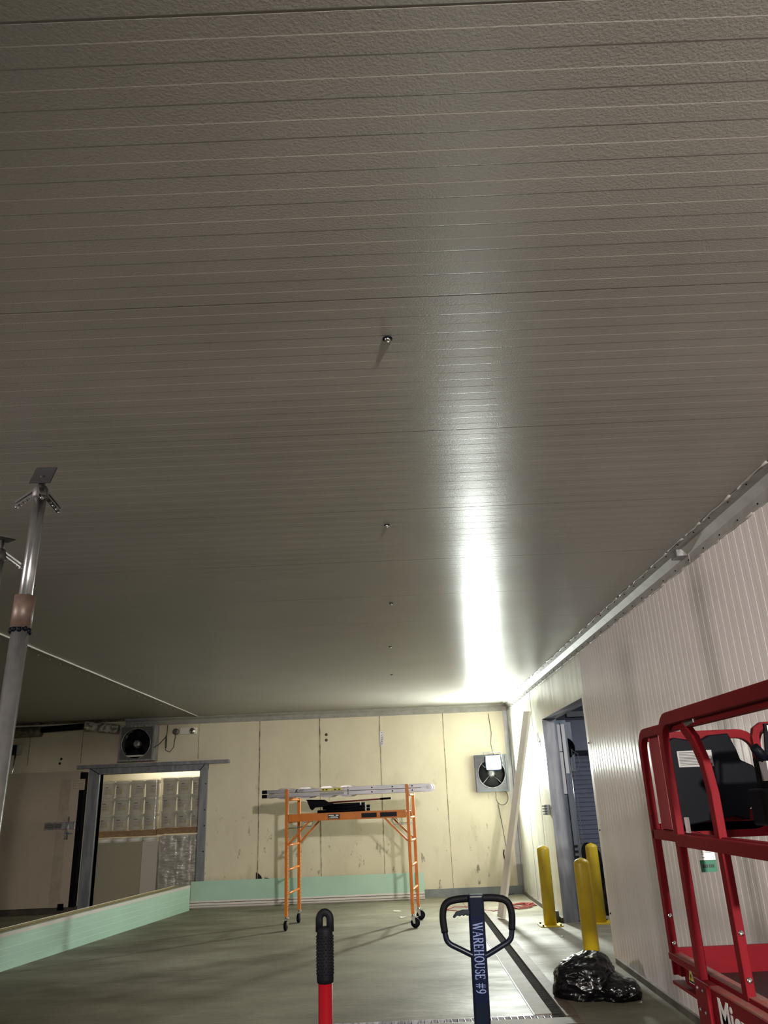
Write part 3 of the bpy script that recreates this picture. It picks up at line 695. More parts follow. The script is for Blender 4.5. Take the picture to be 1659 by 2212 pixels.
# ------------------------------------------------------------------ mint insulated panels on edge
def long_panel(name, label, P0, P1, h, th, side, lines):
    P0, P1 = Vector(P0), Vector(P1); d = (P1-P0).normalized(); L = (P1-P0).length; nrm = Vector((d.y, -d.x, 0)) * side
    t = thing(name, label, 'panel', tuple(P0))
    MB().prism([(0, 0), (h, 0), (h, .004), (0, .004)], P0, (0, 0, 1), nrm, d, L).build('mint_face', m_mint, t, world=True)
    MB().prism([(0, 0), (h-.012, 0), (h-.012, th), (0, th)], P0, (0, 0, 1), -nrm, d, L).build('foam_core', m_foamy, t, world=True)
    return t, P0, d, L, nrm
t, P0, d, L_, nr = long_panel('insulated_panel', 'long mint green panel on edge running from lower left to the doorway', (-5.10, 6.9, 0), (-3.62, 14.59, 0), .395, .30, 1, True)
b = MB()
for h in (.075, .15, .225, .30): b.prism([(h, .004), (h+.008, .004), (h+.004, .007)], P0, (0, 0, 1), nr, d, L_)
b.build('groove', mat('mint groove', (.60, .76, .68), .3), t, world=True)
MB().prism([(.352, .0045), (.390, .0045), (.396, .0), (.396, -.05), (.38, -.05), (.352, .0)], P0, (0, 0, 1), nr, d, L_).build('edge_tongue', m_foamw, t, world=True)
MB().prism([(.380, -.15), (.386, -.15), (.386, -.165), (.380, -.165)], P0, (0, 0, 1), nr, d, L_).build('joint_line', m_rust, t, world=True)
MB().prism([(0, -.30), (.39, -.30), (.39, -.305), (0, -.305)], P0, (0, 0, 1), nr, d, L_).build('back_face', m_foamw, t, world=True)
t, P0, d, L_, nr = long_panel('insulated_panel', 'mint green panel on edge along the back wall behind the scaffold', (-3.66, 14.80, 0), (.43, 14.74, 0), .43, .10, 1, True)
b = MB(); b.prism([(0, .004), (.022, .03), (.045, .018), (.05, .03), (.085, .028), (.09, .012), (.12, .006), (.12, .0), (0, 0)], P0, (0, 0, 1), nr, d, L_); b.build('edge_tongue', m_foamw, t, world=True)
b = MB(); b.prism([(.046, .031), (.050, .031), (.050, .025), (.046, .025)], P0, (0, 0, 1), nr, d, L_); b.prism([(.086, .029), (.092, .029), (.092, .012), (.086, .014)], P0, (0, 0, 1), nr, d, L_); b.build('joint_line', m_black, t, world=True)
MB().prism([(.12, .005), (.43, .005), (.43, .0055), (.12, .0055)], P0 + d*(L_-.16), (0, 0, 1), nr, d, .008).build('cut_line', m_grn, t, world=True)

# ------------------------------------------------------------------ drains
t = thing('long_floor_drain', 'long dark slotted floor drain between two worn steel strips', 'drain', (1.21, 11, -.01))
MB().prism([(1.035, 0), (1.165, 0), (1.165, .008), (1.035, .006)], (0, 7.10, 0), (1, 0, 0), (0, 0, 1), (0, 1, 0), 7.75).build('edge_strip', m_rust, t, world=True)
MB().prism([(1.262, 0), (1.36, 0), (1.36, .006), (1.262, .008)], (0, 7.02, 0), (1, 0, 0), (0, 0, 1), (0, 1, 0), 7.85).build('edge_strip', m_rust, t, world=True)
b = MB(); y = 6.99
while y < 14.9: b.box((1.165, y, -.04), (1.262, y+.008, -.012)); y += .034
g = b.build('grate', m_grate, t, world=True)
b = MB(); b.box((1.02, 7.1, 0), (1.036, 12.5, .004)); b.build('crack', m_black, t, world=True)
t = thing('cross_floor_drain', 'floor drain of square cells crossing at the bottom edge', 'drain', (-.5, 7.04, -.01))
b = MB(); x = -2.6
while x < 1.16: b.box((x, 6.985, -.04), (x+.004, 7.095, 0)); x += .052
b.box((-2.6, 7.092, -.04), (1.165, 7.097, .001)); b.box((-2.6, 6.984, -.04), (1.165, 6.989, .001)); b.build('grate', m_steel, t, world=True)
MB().box((.55, 6.80, 0), (1.36, 6.985, .006)).build('edge_strip', m_rust, t, world=True)

# ------------------------------------------------------------------ scaffold
SO = Vector((-1.60, 11.95, 0)); SR = math.atan2(-.235, 1.765)
t = thing('rolling_scaffold', 'orange rolling scaffold on four casters in front of the back wall', 'scaffold', tuple(SO), SR)
LX, LY = 1.78, .72
for (x, y, h) in ((0, 0, 1.845), (LX, 0, 1.845), (0, LY, 1.72), (LX, LY, 1.72)):
    MB().box((x-.022, y-.022, .17), (x+.022, y+.022, h)).build('post', m_orange, t, .003)
    if y == 0:
        pl = None
for x in (0, LX):
    for z in (.45, .76, 1.08, 1.39, 1.70):
        MB().cyl((x, .02, z), (x, LY-.02, z), .016, n=10).build('rung', m_orange, t)
b = MB()
for x, y in ((0, 0), (0, LY)):
    z = .25
    while z < 1.38: b.cyl((x+.022, y, z), (x+.0235, y, z), .007, n=8); z += .05
b.build('adjustment_hole', m_black, t)
# deck frame
for y in (-.005, LY+.005):
    d_ = MB().box((.03, y-.02, 1.40), (LX-.03, y+.02, 1.495)).build('side_beam', m_orange, t, .002)
    if y < .1:
        b = MB(); 
        for x in (.09, .45, .47, .95, 1.09): b.box((x, y-.026, 1.405), (x+.012, y-.018, 1.49))
        b.box((.03, y-.028, 1.488), (LX-.03, y-.018, 1.498)); b.box((.03, y-.028, 1.398), (LX-.03, y-.018, 1.406)); b.build('flange', m_orange, d_)
        MB().box((.62, y-.030, 1.415), (.79, y-.026, 1.482)).build('name_label', m_ink, d_)
        b = MB(); b.box((.63, y-.032, 1.456), (.71, y-.030, 1.470)); b.box((.735, y-.032, 1.456), (.775, y-.030, 1.470)); b.build('label_text', m_wht, d_)
        b = MB(); b.box((.63, y-.032, 1.425), (.77, y-.030, 1.435)); b.box((.66, y-.032, 1.440), (.76, y-.030, 1.446)); b.build('label_lines', m_wht, d_)
        for x0, x1 in ((1.11, 1.33), (1.38, 1.62)): MB().box((x0, y-.030, 1.418), (x1, y-.026, 1.478)).build('warning_label', m_navy, d_)
MB().box((.03, 0, 1.470), (LX-.03, LY, 1.490)).build('deck', mat('worn deck board', (.40, .16, .04), .6), t)
for x, y in ((0, 0), (0, LY), (LX, 0), (LX, LY)):
    s = 1 if x == 0 else -1
    MB().beam((x+s*.02, y, 1.09), (x+s*.34, y, 1.40), .022, .026).build('brace', m_orange, t)
for x in (0, LX):
    s = 1 if x == 0 else -1
    b = MB(); b.tube([(x, .06, 1.31), (x+s*.22, .06, 1.31), (x+s*.25, .06, 1.38), (x+s*.25, .6, 1.38), (x+s*.22, .6, 1.31), (x, .6, 1.31)], .005, 6); b.build('lock_wire', m_steel, t)
for i, (x, y) in enumerate(((0, 0), (LX, 0), (0, LY), (LX, LY))):
    side = x > 1
    c = MB()
    ax = Vector((0, 1, 0)) if side else Vector((1, 0, 0))
    wc = Vector((x, y, .063)) + (Vector((.03, 0, 0)) if side else Vector((.0, -.03, 0)))
    if side: c.lathe([(0, -.02), (.05, -.02), (.063, -.012), (.063, .012), (.05, .02), (0, .02)], wc, 24, 'y')
    else: c.lathe([(0, -.02), (.05, -.02), (.063, -.012), (.063, .012), (.05, .02), (0, .02)], wc, 24, 'x')
    wl = c.build('caster_wheel', m_black, t)
    b = MB()
    for s in (-1, 1):
        p = [(-.028, .14), (.028, .14), (.012+.02, .055), (-.012+.02, .055)]
        if side: b.prism(p, (x, y + s*.026-.002, 0), (1, 0, 0), (0, 0, 1), (0, 1, 0), .004)
        else: b.prism([(-q[0], q[1]) for q in p], (x + s*.026-.002, y, 0), (0, 1, 0), (0, 0, 1), (1, 0, 0), .004)
    b.box((x-.028, y-.028, .137), (x+.028, y+.028, .145)); b.cyl((x, y, .14), (x, y, .20), .018, n=12); b.sphere((x+.03, y-.02, .155), .012); b.box((x+.02, y-.035, .135), (x+.075, y-.015, .142))
    b.build('fork', m_chrome, wl)

# ladder lying on the scaffold
def sc(x, y, z): return SO + Matrix.Rotation(SR, 3, 'Z') @ Vector((x, y, z))
LO = sc(-.36, .06, 1.725)
t = thing('folding_ladder', 'folded aluminium ladder with black feet lying across the scaffold top', 'ladder', tuple(LO), SR)
LL = 2.50
for y in (0, .36):
    for z in (.033, .092):
        r = MB().box((.0, y-.014, z-.024), (1.36, y+.014, z+.024)).build('rail', m_alu, t, .003)
        MB().box((1.20, y-.018, z-.027), (2.36, y+.018, z+.027)).build('rail', m_alu, t, .003)
        MB().box((-.035, y-.016, z-.026), (.045, y+.016, z+.026)).build('foot', m_black, t, .004)
        b = MB()
        for x in (1.62, 1.92, 2.21): b.box((x-.01, y-.0195, z-.008), (x+.01, y-.0175, z+.010))
        if y == 0: b.build('slot', m_black, r)
        MB().cyl((1.27, y-.03, z-.02), (1.27, y-.03, z+.03), .010, n=10).build('lock_pin', m_chrome, t)
    n = 14; out = [(2.34, -.055), (2.44, -.055)] + [(2.44 + .06*math.sin(a), -.06*math.cos(a)) for a in [PI*k/n for k in range(1, n)]] + [(2.44, .055), (2.34, .055)]
    MB().prism(out, (0, y-.022, .0625), (1, 0, 0), (0, 0, 1), (0, 1, 0), .044).build('hinge', m_alu, t)
    MB().cyl((2.44, y-.028, .0625), (2.44, y+.028, .0625), .022, n=20).build('hinge_hub', m_steel, t)
b = MB()
for x in (.30, .62, .94, 1.24):
    for z, s in ((.116, 1), (.009, -1)):
        out = [(-.10, 0), (.10, 0), (.06, .022*s), (-.06, .022*s)]
        b = MB(); b.prism(out, (x, .0, z), (1, 0, 0), (0, 0, 1), (0, 1, 0), .36); b.build('rung', m_chrome if s > 0 else m_alu, t)
MB().box((1.02, -.0185, .075), (1.18, -.0145, .108)).build('yellow_label', m_ylw, t)
MB().box((.86, -.0165, .073), (1.00, -.0145, .108)).build('yellow_label', m_ylw, t)
b = MB()
for x in (.88, .93, 1.06, 1.12): b.box((x, -.0195, .082), (x+.03, -.0185, .098))
b.build('label_print', m_ink, t)
text('K', .062, (.47, -.0152, .072), (1, 0, 0), (0, 0, 1), m_ink, t, 'logo_lettering', world=False, depth=.0015, bold=.002, shear=.3)
text('PRO', .036, (.525, -.0152, .079), (1, 0, 0), (0, 0, 1), m_ink, t, 'logo_lettering', world=False, depth=.0015, shear=.3)
b = MB(); b.box((.84, -.0155, .018), (1.20, -.0148, .05)); b.build('grey_label', m_labelg, t)

# broom and folded tripod on the scaffold deck
BO = sc(.25, .2, 1.51)
t = thing('angle_broom', 'black flared broom head with thin dark red handle on the scaffold deck', 'broom', tuple(BO), SR)
out = [(-.02, .20), (.0, .185), (.05, .07), (.08, .05), (.12, .085), (.21, .09), (.33, .105), (.40, .135), (.33, .15), (.26, .19), (.12, .195)]
MB().prism(out, (0, 0, -.02), (1, 0, 0), (0, 0, 1), (0, 1, 0), .05).build('head', m_black, t, .004)
MB().cyl((.30, .02, .125), (1.16, .02, .150), .011, n=12).build('handle', mat('dark red handle', (.13, .01, .012), .4), t)
MB().cyl((1.10, .02, .148), (1.26, .02, .153), .015, n=12).build('grip', m_black, t)
t = thing('folded_tripod', 'folded black tripod with white tipped legs lying on the scaffold deck', 'tripod', tuple(sc(.45, .3, 1.49)), SR)
for z, y, x0, x1 in ((.02, 0, -.06, .66), (.02, .07, .0, .64), (.065, .0, .02, .66), (.10, .03, .0, .58), (.062, .08, .05, .62)):
    lg = MB().cyl((x0, y, z+.005), (x1, y, z+.012), .021, n=12).build('leg', m_black, t)
    MB().cyl((x1, y, z+.012), (x1+.02, y, z+.0125), .022, n=12).build('white_collar', m_wht, lg)
    MB().cyl((x1+.02, y, z+.0125), (x1+.075, y, z+.013), .020, n=12).build('foot', m_black, lg)

# ------------------------------------------------------------------ panel props at left
def prop(name, label, x, y, ztop, rz, plate, lean):
    t = thing(name, label, 'support pole', (x, y, 0)); lx = lean
    P = lambda z: Vector((lx*(1 - z/ztop) * -1, 0, z))
    MB().cyl(P(.05), P(2.36), .034, n=24).build('lower_tube', m_chrome2, t)
    MB().cyl(P(2.30), P(ztop-.07), .026, n=24).build('upper_tube', m_chrome2, t)
    MB().cyl(P(2.345), P(2.478), .040, n=24).build('collar', m_rustbrown, t)
    b = MB()
    for k in range(10):
        a = 2*PI*k/10; b.sphere(P(2.335) + Vector((.034*math.cos(a), .034*math.sin(a), random.uniform(-.006, .006))), .011, 8, 5)
    b.build('weld_bead', m_black, t)
    MB().lathe([(.026, 0), (.034, .01), (.030, .045), (.022, .06)], P(ztop-.10), 20).build('head_socket', m_plate, t)
    for k, az in enumerate((.15, 2.25, 4.3)):
        dv = Vector((math.cos(az+rz), math.sin(az+rz), 0)); q = P(ztop-.055)
        a_ = MB(); a_.beam(q + dv*.02, q + dv*.10 + Vector((0, 0, -.055)), .026, .008); a_.beam(q + dv*.02 + Vector((0, 0, -.018)), q + dv*.10 + Vector((0, 0, -.073)), .026, .006)
        for u in (.4, .6, .8, .98): a_.sphere(q + dv*(.02+.08*u) + Vector((0, 0, -.055*u-.02)), .0075, 8, 5)
        a_.build('bracket_arm', m_chrome2, t)
    Rz = Matrix.Rotation(plate[0], 3, 'Z') @ Matrix.Rotation(plate[1], 3, 'X')
    MB().box((-.045, -.055, -.003), (.045, .055, .003), Rz, tuple(P(ztop) + Vector((.0, .0, .012)))).build('top_plate', mat('dark top plate', (.05, .05, .052), .5), t, .002)
    MB().cyl(P(ztop-.06), P(ztop+.005), .014, n=12).build('swivel', m_plate, t)
    for k in range(3):
        a = 2*PI*k/3 + .4; MB().beam(P(.45), Vector((lx*-1 + .45*math.cos(a), .45*math.sin(a), .02)), .03, .03).build('leg', m_chrome2, t)
    return t
m_chrome2 = mat('bright tube steel', (.50, .50, .51), .24, .9, col2=(.40, .40, .41), nscale=20)
prop('panel_support_pole', 'bright steel support pole with brown collar and tilted square top plate', -1.458, 3.0, 3.0, -1.2, (.05, 1.05), .06)
prop('panel_support_pole', 'second support pole head cut off by the left edge of the photo', -1.915, 3.6, 2.93, .3, (.8, .12), .06)

# ------------------------------------------------------------------ trash bags
def crumple(name, label, c, r, seed, m, yaw=0, squash=(1, 1, 1)):
    import bmesh
    bm = bmesh.new(); bmesh.ops.create_icosphere(bm, subdivisions=6, radius=1)
    S = Vector((seed*3.1, seed*1.7, seed))
    for v in bm.verts:
        p = v.co.copy(); k = 1 + .20*noise.noise(p*1.3 + S)
        rid = 0; a = 1
        for f in (2.1, 4.3, 8.5): rid += a*(1 - abs(noise.noise(p*f + S*f))*2.4); a *= .5
        k += .055*rid - .05
        z = p.z
        q = p * k
        if z < -.25: q *= (1 + .16*min(1, (-z-.25)*2))
        v.co = Vector((q.x*r[0], q.y*r[1], max(q.z, -.55)*r[2]))
    zm = min(v.co.z for v in bm.verts)
    for v in bm.verts: v.co.z -= zm
    me = bpy.data.meshes.new(name); bm.to_mesh(me); bm.free()
    for p in me.polygons: p.use_smooth = True
    me.materials.append(m); o = bpy.data.objects.new(name, me); C.objects.link(o); o.location = c; o.rotation_euler = (0, 0, yaw)
    return tag(o, label, 'trash bag')
tb = crumple('trash_bag', 'shiny black trash bag slumped on the floor beside the ribbed wall', (1.60, 7.68, 0), (.29, .27, .21), 4, m_bag, .3)
o = crumple('trash_bag', 'dark trash bag behind the bollard in the dock vestibule', (2.92, 12.75, 0), (.22, .2, .58), 9, m_bag)
o = crumple('trash_bag', 'second dark bag low beside the casing inside the dock doorway', (3.12, 12.1, 0), (.22, .22, .42), 6, m_bag)
# spill of bag plastic to the right
o = crumple('bag_lobe', None, (0, 0, 0), (.19, .17, .11), 2, m_bag, -.7); o.parent = tb; o.location = (.145, -.215, 0)
del o['category']

# cords and scraps
def coil(c, n, seed):
    random.seed(seed); pts = []
    for k in range(n*18):
        a = 2*PI*k/18; r = 1 + .25*math.sin(a*1.37 + seed) + .1*random.uniform(-1, 1)*0
        pts.append((c[0] + .20*r*math.cos(a), c[1] + .26*r*math.sin(a*1.03), .008 + .004*(k/18)))
    return pts
b = MB(); b.tube(coil((1.88, 13.35), 5, 2) , .007, 6); tag(b.build('extension_cord', m_cord), 'coiled red extension cord on the floor behind the pallet jack handle', 'cord')
b = MB(); b.tube([(1.60, 13.1, .008), (1.4, 12.95, .008), (1.2, 13.2, .012), (1.15, 13.45, .012), (.85, 13.6, .008), (.7, 13.3, .008), (.9, 13.1, .008)], .006, 6); tag(b.build('extension_cord', m_cord), 'thin cord trailing over the long drain', 'cord')
b = MB(); b.tube([(2.0, 14.95, .01), (1.7, 14.7, .008), (1.3, 14.5, .012), (1.1, 14.2, .012), (.8, 14.1, .008)], .005, 6); tag(b.build('power_cord', m_cordb), 'thin dark cord on the floor below the right fan', 'cord')
def scrap(x, y, s, lab, m=m_paper):
    b = MB(); random.seed(int(x*100)); n = 7; vs_ = [(x, y, .012)]
    for k in range(n): a = 2*PI*k/n; r = s*random.uniform(.5, 1.2); vs_.append((x+r*math.cos(a)*1.5, y+r*math.sin(a), random.uniform(.001, .02)))
    b.add(vs_, [(0, 1+k, 1+(k+1)%n) for k in range(n)]); o = b.build('paper_scrap', m); o.modifiers.new('s', 'SOLIDIFY').thickness = .002
    tag(o, lab, 'scrap', 'scraps on the floor')
scrap(-.04, 13.4, .05, 'pale scrap left of the right scaffold casters, farther one')
scrap(.02, 12.7, .04, 'pale curled scrap just left of the right scaffold caster')
scrap(1.93, 7.30, .012, 'tiny white scrap on the floor right of the trash bag', m_wht)
scrap(1.95, 10.55, .02, 'small white crumb on the floor between the bollards', m_wht)

# ------------------------------------------------------------------ pallet jack with WAREHOUSE #9
JX, JY_ = .232, 2.6; S = .001405; ZT = 1.356
t = thing('pallet_jack', 'dark navy pallet jack handle lettered in pale blue, standing in front', 'pallet jack', (JX, JY_, 0))
post_tilt = Vector((.012, 0, -1))
top = Vector((JX-.002, JY_, ZT+.012)); bot = Vector((JX-.012, JY_+.12, .30))
pb = MB().beam(top, bot, .047, .030, (0, 1, 0)).build('post', m_navy, t, .006, world=True)
def JP(a): return (JX + a[0]*S, JY_ + .010, ZT + a[1]*S)
def smooth(P, k=3):
    for _ in range(k):
        Q = [P[0]]
        for a, c in zip(P[:-1], P[1:]): Q += [tuple(a[i]*.75 + c[i]*.25 for i in range(2)), tuple(a[i]*.25 + c[i]*.75 for i in range(2))]
        Q.append(P[-1]); P = Q
    return P
half = [(0, 0), (-40, 0), (-68, -6), (-76, -30), (-72, -66), (-68, -84), (-42, -96), (-22, -106), (-10, -111)]
for sgn in (-1, 1):
    pts = smooth([(sgn*-1*p[0], p[1]) for p in half], 2)
    MB().tube([JP(p) for p in pts], .0082, 14).build('loop_bar', m_navy, t, world=True)
    gp = smooth([(sgn*-1*p[0], p[1]) for p in half[:5]], 2)
    MB().tube([JP((p[0], p[1])) for p in gp[2:-1]], .0105, 14).build('rubber_grip', m_gasket, t, world=True)
lv = [(-8, -20), (-30, -20), (-46, -24), (-54, -34), (-50, -36), (-44, -31), (-38, -33), (-34, -30), (-30, -33), (-26, -30), (-22, -33), (-18, -30), (-8, -32)]
MB().prism([(p[0]*S, p[1]*S) for p in lv], (JX, JY_-.006, ZT), (1, 0, 0), (0, 0, 1), (0, 1, 0), .012).build('release_lever', m_navy, t, .002, world=True)
# decal and serif lettering running down the post
dn = (bot - top).normalized(); front = Vector((0, -1, 0)); front = (front - dn*front.dot(dn)).normalized(); rgt = Vector((1, 0, 0))
O0 = top + dn*.055 + front*.0158
MB().prism([(-.0, -.019), (.235, -.019), (.235, .019), (0, .019)], O0, dn, rgt, front, .0006).build('decal', m_bluedecal, pb, world=True)
def serif(ch):
    """strokes (x0,y0,x1,y1,w) on a unit-high letter; returns polygons and advance"""
    q = []; T, t_ = .17, .075
    def s(x0, y0, x1, y1, w): q.append((x0, y0, x1, y1, w))
    def sf(x, y, l=.26): s(x-l/2, y, x+l/2, y, .055)
    def arc(cx, cy, rx, ry, a0, a1, w0, w1, n=16):
        for k in range(n):
            a = math.radians(a0 + (a1-a0)*k/n); c = math.radians(a0 + (a1-a0)*(k+1)/n); f = abs(math.cos((a+c)/2)); s(cx+rx*math.cos(a), cy+ry*math.sin(a), cx+rx*math.cos(c), cy+ry*math.sin(c), w1 + (w0-w1)*f)
    if ch == 'W': s(.08, 1, .36, 0, T); s(.36, 0, .60, .95, t_); s(.56, 1, .84, 0, T); s(.84, 0, 1.12, 1, t_); sf(.08, 1); sf(.56, 1); sf(1.12, 1); return q, 1.25
    if ch == 'A': s(.42, 1, .10, 0, t_); s(.42, 1, .76, 0, T); s(.2, .36, .64, .36, t_); sf(.10, 0); sf(.76, 0); return q, .92
    if ch == 'R': s(.16, 0, .16, 1, T); arc(.40, .75, .26, .24, -90, 90, T, t_); s(.16, .99, .40, .99, t_); s(.16, .51, .40, .51, t_); s(.42, .5, .74, .0, T); sf(.16, 0); sf(.78, 0, .16); sf(.08, .97, .1); return q, .88
    if ch == 'E': s(.16, 0, .16, 1, T); s(.06, .97, .66, .97, t_); s(.06, .03, .70, .03, t_); s(.16, .5, .52, .5, t_); s(.66, 1, .66, .78, t_); s(.70, 0, .70, .24, t_); s(.52, .6, .52, .4, t_); return q, .80
    if ch == 'H': s(.16, 0, .16, 1, T); s(.72, 0, .72, 1, T); s(.16, .5, .72, .5, t_); [sf(x, y) for x in (.16, .72) for y in (.03, .97)]; return q, .92
    if ch == 'O': arc(.46, .5, .36, .48, 0, 360, T, t_, 32); return q, .95
    if ch == 'U': s(.16, .35, .16, 1, T); arc(.42, .35, .26, .33, 180, 360, .12, t_); s(.68, .35, .68, 1, t_); sf(.16, .97); sf(.68, .97); return q, .88
    if ch == 'S': arc(.34, .74, .22, .23, 30, 255, .12, t_); arc(.34, .26, .24, .24, 75, -150, .15, t_); s(.56, .97, .56, .74, .05); s(.09, .03, .09, .28, .05); return q, .68
    if ch == '#': s(.22, 0, .34, 1, .08); s(.50, 0, .62, 1, .08); s(.06, .66, .80, .66, .08); s(.04, .34, .76, .34, .08); return q, .86
    if ch == '9': arc(.34, .67, .23, .30, 0, 360, .14, t_, 28); arc(.10, .62, .47, .60, 0, -85, .13, t_); return q, .70
    return q, .4
b = MB(); adv = 0; HL = .0285; k = 0
for ch in 'WAREHOUSE #9':
    q, ad = serif(ch)
    for (x0, y0, x1, y1, wd) in q:
        a = Vector((x0+adv, y0)); c = Vector((x1+adv, y1)); e = c - a
        if e.length < 1e-6: continue
        e.normalize(); nn = Vector((-e.y, e.x)); a = a - e*.01; c = c + e*.01
        if abs(y0-y1) > .3 and ch in 'WARHU': wd = wd
        co = [a+nn*wd/2, a-nn*wd/2, c-nn*wd/2, c+nn*wd/2]; k += 1
        # reading direction runs down the post, letter tops point right
        P_ = [O0 + dn*(.020 + p.x*HL*.64) + rgt*((p.y-.5)*HL) + front*(.0008 + .00001*(k % 7)) for p in co]
        b.add(P_, [(0, 1, 2, 3)])
    adv += ad + .04
b.build('lettering', m_letter, pb, world=True)
# lower body, forks and wheels
MB().box((JX-.09, JY_+.06, .12), (JX+.09, JY_+.24, .42)).build('hydraulic_pump', m_navy, t, .02, world=True)
MB().lathe([(0, -.05), (.09, -.05), (.09, .05), (0, .05)], (JX, JY_+.15, .09), 24, 'x').build('steer_wheel', m_black, t, world=True)
for s in (-1, 1):
    f_ = MB().box((JX+s*.19-.08, JY_+.24, .06), (JX+s*.19+.08, JY_+1.4, .09)).build('fork', m_navy, t, .006, world=True)
    MB().lathe([(0, -.04), (.03, -.04), (.03, .04), (0, .04)], (JX+s*.19, JY_+1.25, .03), 16, 'x').build('load_wheel', m_black, f_, world=True)
MB().box((JX-.27, JY_+.20, .09), (JX+.27, JY_+.26, .30)).build('bulkhead', m_navy, t, .01, world=True)

# ------------------------------------------------------------------ red pole with black studded grip
GX, GY = -.196, 2.2
t = thing('floor_squeegee', 'red pole with black studded rubber grip and hanging hole, in front', 'tool handle', (GX, GY, 0))
MB().cyl((GX-.004, GY, .05), (GX, GY, 1.235), .0175, n=24).build('pole', m_poler, t, world=True)
g = MB(); g.lathe([(.0175, 1.226), (.0205, 1.228), (.0212, 1.236), (.0208, 1.25), (.0200, 1.34), (.0195, 1.350), (.010, 1.352)], (GX, GY, 0), 28)
arc = [(GX-.0140, GY, 1.340)] + [(GX + .0138*math.cos(a), GY, 1.368 + .016*math.sin(a)) for a in [PI - PI*k/14 for k in range(15)]] + [(GX+.0140, GY, 1.340)]
g.tube(arc, .0065, 14, sq=1.45)
row = 0; z = 1.248
while z < 1.335:
    for k in range(14):
        a = 2*PI*(k + .5*(row % 2))/14; g.sphere((GX+.0200*math.cos(a), GY+.0200*math.sin(a), z), .0030, 7, 5)
    z += .0068; row += 1
g.build('grip', m_gasket, t, world=True)
MB().box((GX-.22, GY-.02, .02), (GX+.22, GY+.02, .06)).build('head', m_black, t, .005, world=True)
MB().box((GX-.22, GY-.004, 0), (GX+.22, GY+.004, .03)).build('blade', m_gasket, t, world=True)

# ------------------------------------------------------------------ red scissor lift
t = thing('scissor_lift', 'red scissor lift platform with guard rails parked along the ribbed wall', 'lift', (1.6, 3.2, 0))
def arcp(cy, cz, r, a0, a1, x, n=6): return [(x, cy + r*math.cos(math.radians(a0+(a1-a0)*k/n)), cz + r*math.sin(math.radians(a0+(a1-a0)*k/n))) for k in range(n+1)]
YA, YM = 4.27, 3.79
# extension deck frame (inner) and its posts
x1, x2 = 1.325, 1.925
for x in (x1, x2):
    MB().rectbar([(x, YA, .88)] + [(x, YA, 1.80)] + arcp(YA-.09, 1.83, .09, 0, 90, x)[1:] + [(x, 2.6, 1.92)], .034, .045, (1, 0, 0)).build('extension_rail', m_red, t, .003, world=True)
    MB().beam((x, YA, 1.43), (x, 2.6, 1.43), .034, .045).build('middle_rail', m_red, t, .003, world=True)
# end frame with rounded corners
zt, zb = 1.905, 1.455; r = .10
loop = [(x1+.0, YA, zt), (x2-r, YA, zt)] + [(x2-r + r*math.sin(a), YA, zt-r+r*math.cos(a)) for a in [PI/2*k/6 for k in range(1, 7)]] + [(x2, YA, zb+r)] + [(x2-r + r*math.cos(a), YA, zb+r-r*math.sin(a)) for a in [PI/2*k/6 for k in range(1, 7)]] + [(x1, YA, zb)]
MB().rectbar(loop, .04, .045, (0, 1, 0)).build('end_rail', m_red, t, .003, world=True)
# black manual case filling the end frame
out = [(1.43, 1.46), (1.43, 1.87), (1.47, 1.895), (1.60, 1.87), (1.66, 1.90), (1.76, 1.905), (1.79, 1.82), (1.80, 1.77), (1.86, 1.74), (1.88, 1.70), (1.86, 1.60), (1.80, 1.53), (1.79, 1.48), (1.72, 1.50)]
mc = MB().prism(out, (0, YA-.07, 0), (1, 0, 0), (0, 0, 1), (0, 1, 0), .05).build('document_case', m_black, t, .006, world=True)
MB().box((1.36, YA-.02, 1.40), (1.90, YA-.005, 1.53)).build('end_plate', m_red, t, world=True)
dl = MB().box((1.475, YA-.073, 1.745), (1.655, YA-.0705, 1.825)).build('instruction_decal', m_labelg, mc, world=True)
b = MB(); random.seed(5)
for j in range(9):
    z = 1.815 - j*.0075; b.box((1.483, YA-.0745, z), (1.483 + random.uniform(.11, .165), YA-.0735, z+.0025))
b.box((1.635, YA-.0745, 1.748), (1.648, YA-.0735, 1.762)); b.build('decal_text', m_ink, dl, world=True)
# side plate between the far posts
out = [(0, 1.455), (0, 1.86), (.02, 1.90), (.16, 1.90), (.16, 1.455)]
MB().prism(out, (1.345, YA-.05, 0), (0, -1, 0), (0, 0, 1), (1, 0, 0), .006).build('side_plate', mat('lit matt red', (.24, .035, .04), .6), t, world=True)  # lighter red stands in for light falling on this left-facing plate
# extension deck side: top flange, recessed web, bottom flange, end box
ex = MB().box((1.305, 2.6, .865), (1.36, YA+.02, .895)).build('deck_flange', m_redtop, t, world=True)
b = MB(); b.box((1.345, 2.6, .775), (1.352, YA-.07, .865)); b.box((1.345, YA-.07, .775), (1.40, YA-.06, .865)); b.box((1.33, YA-.045, .80), (1.36, YA+.01, .862)); b.build('deck_web', m_red, t, world=True)
MB().box((1.305, 2.6, .760), (1.36, YA+.02, .775)).build('deck_flange', m_red, t, world=True)
b = MB(); b.box((1.303, 2.6, .868), (1.308, YA+.02, .892)); b.build('flange_edge', m_red, ex, world=True)
MB().box((1.31, YA, .80), (1.93, YA+.015, .915)).build('end_toe_board', m_red, t, world=True)
MB().box((1.90, 2.3, .80), (1.935, YA, .915)).build('side_toe_board', m_red, t, world=True)
MB().box((1.36, 2.3, .775), (1.90, YA, .80)).build('platform_floor', mat('dark lift floor', (.035, .006, .008), .7), t, world=True)
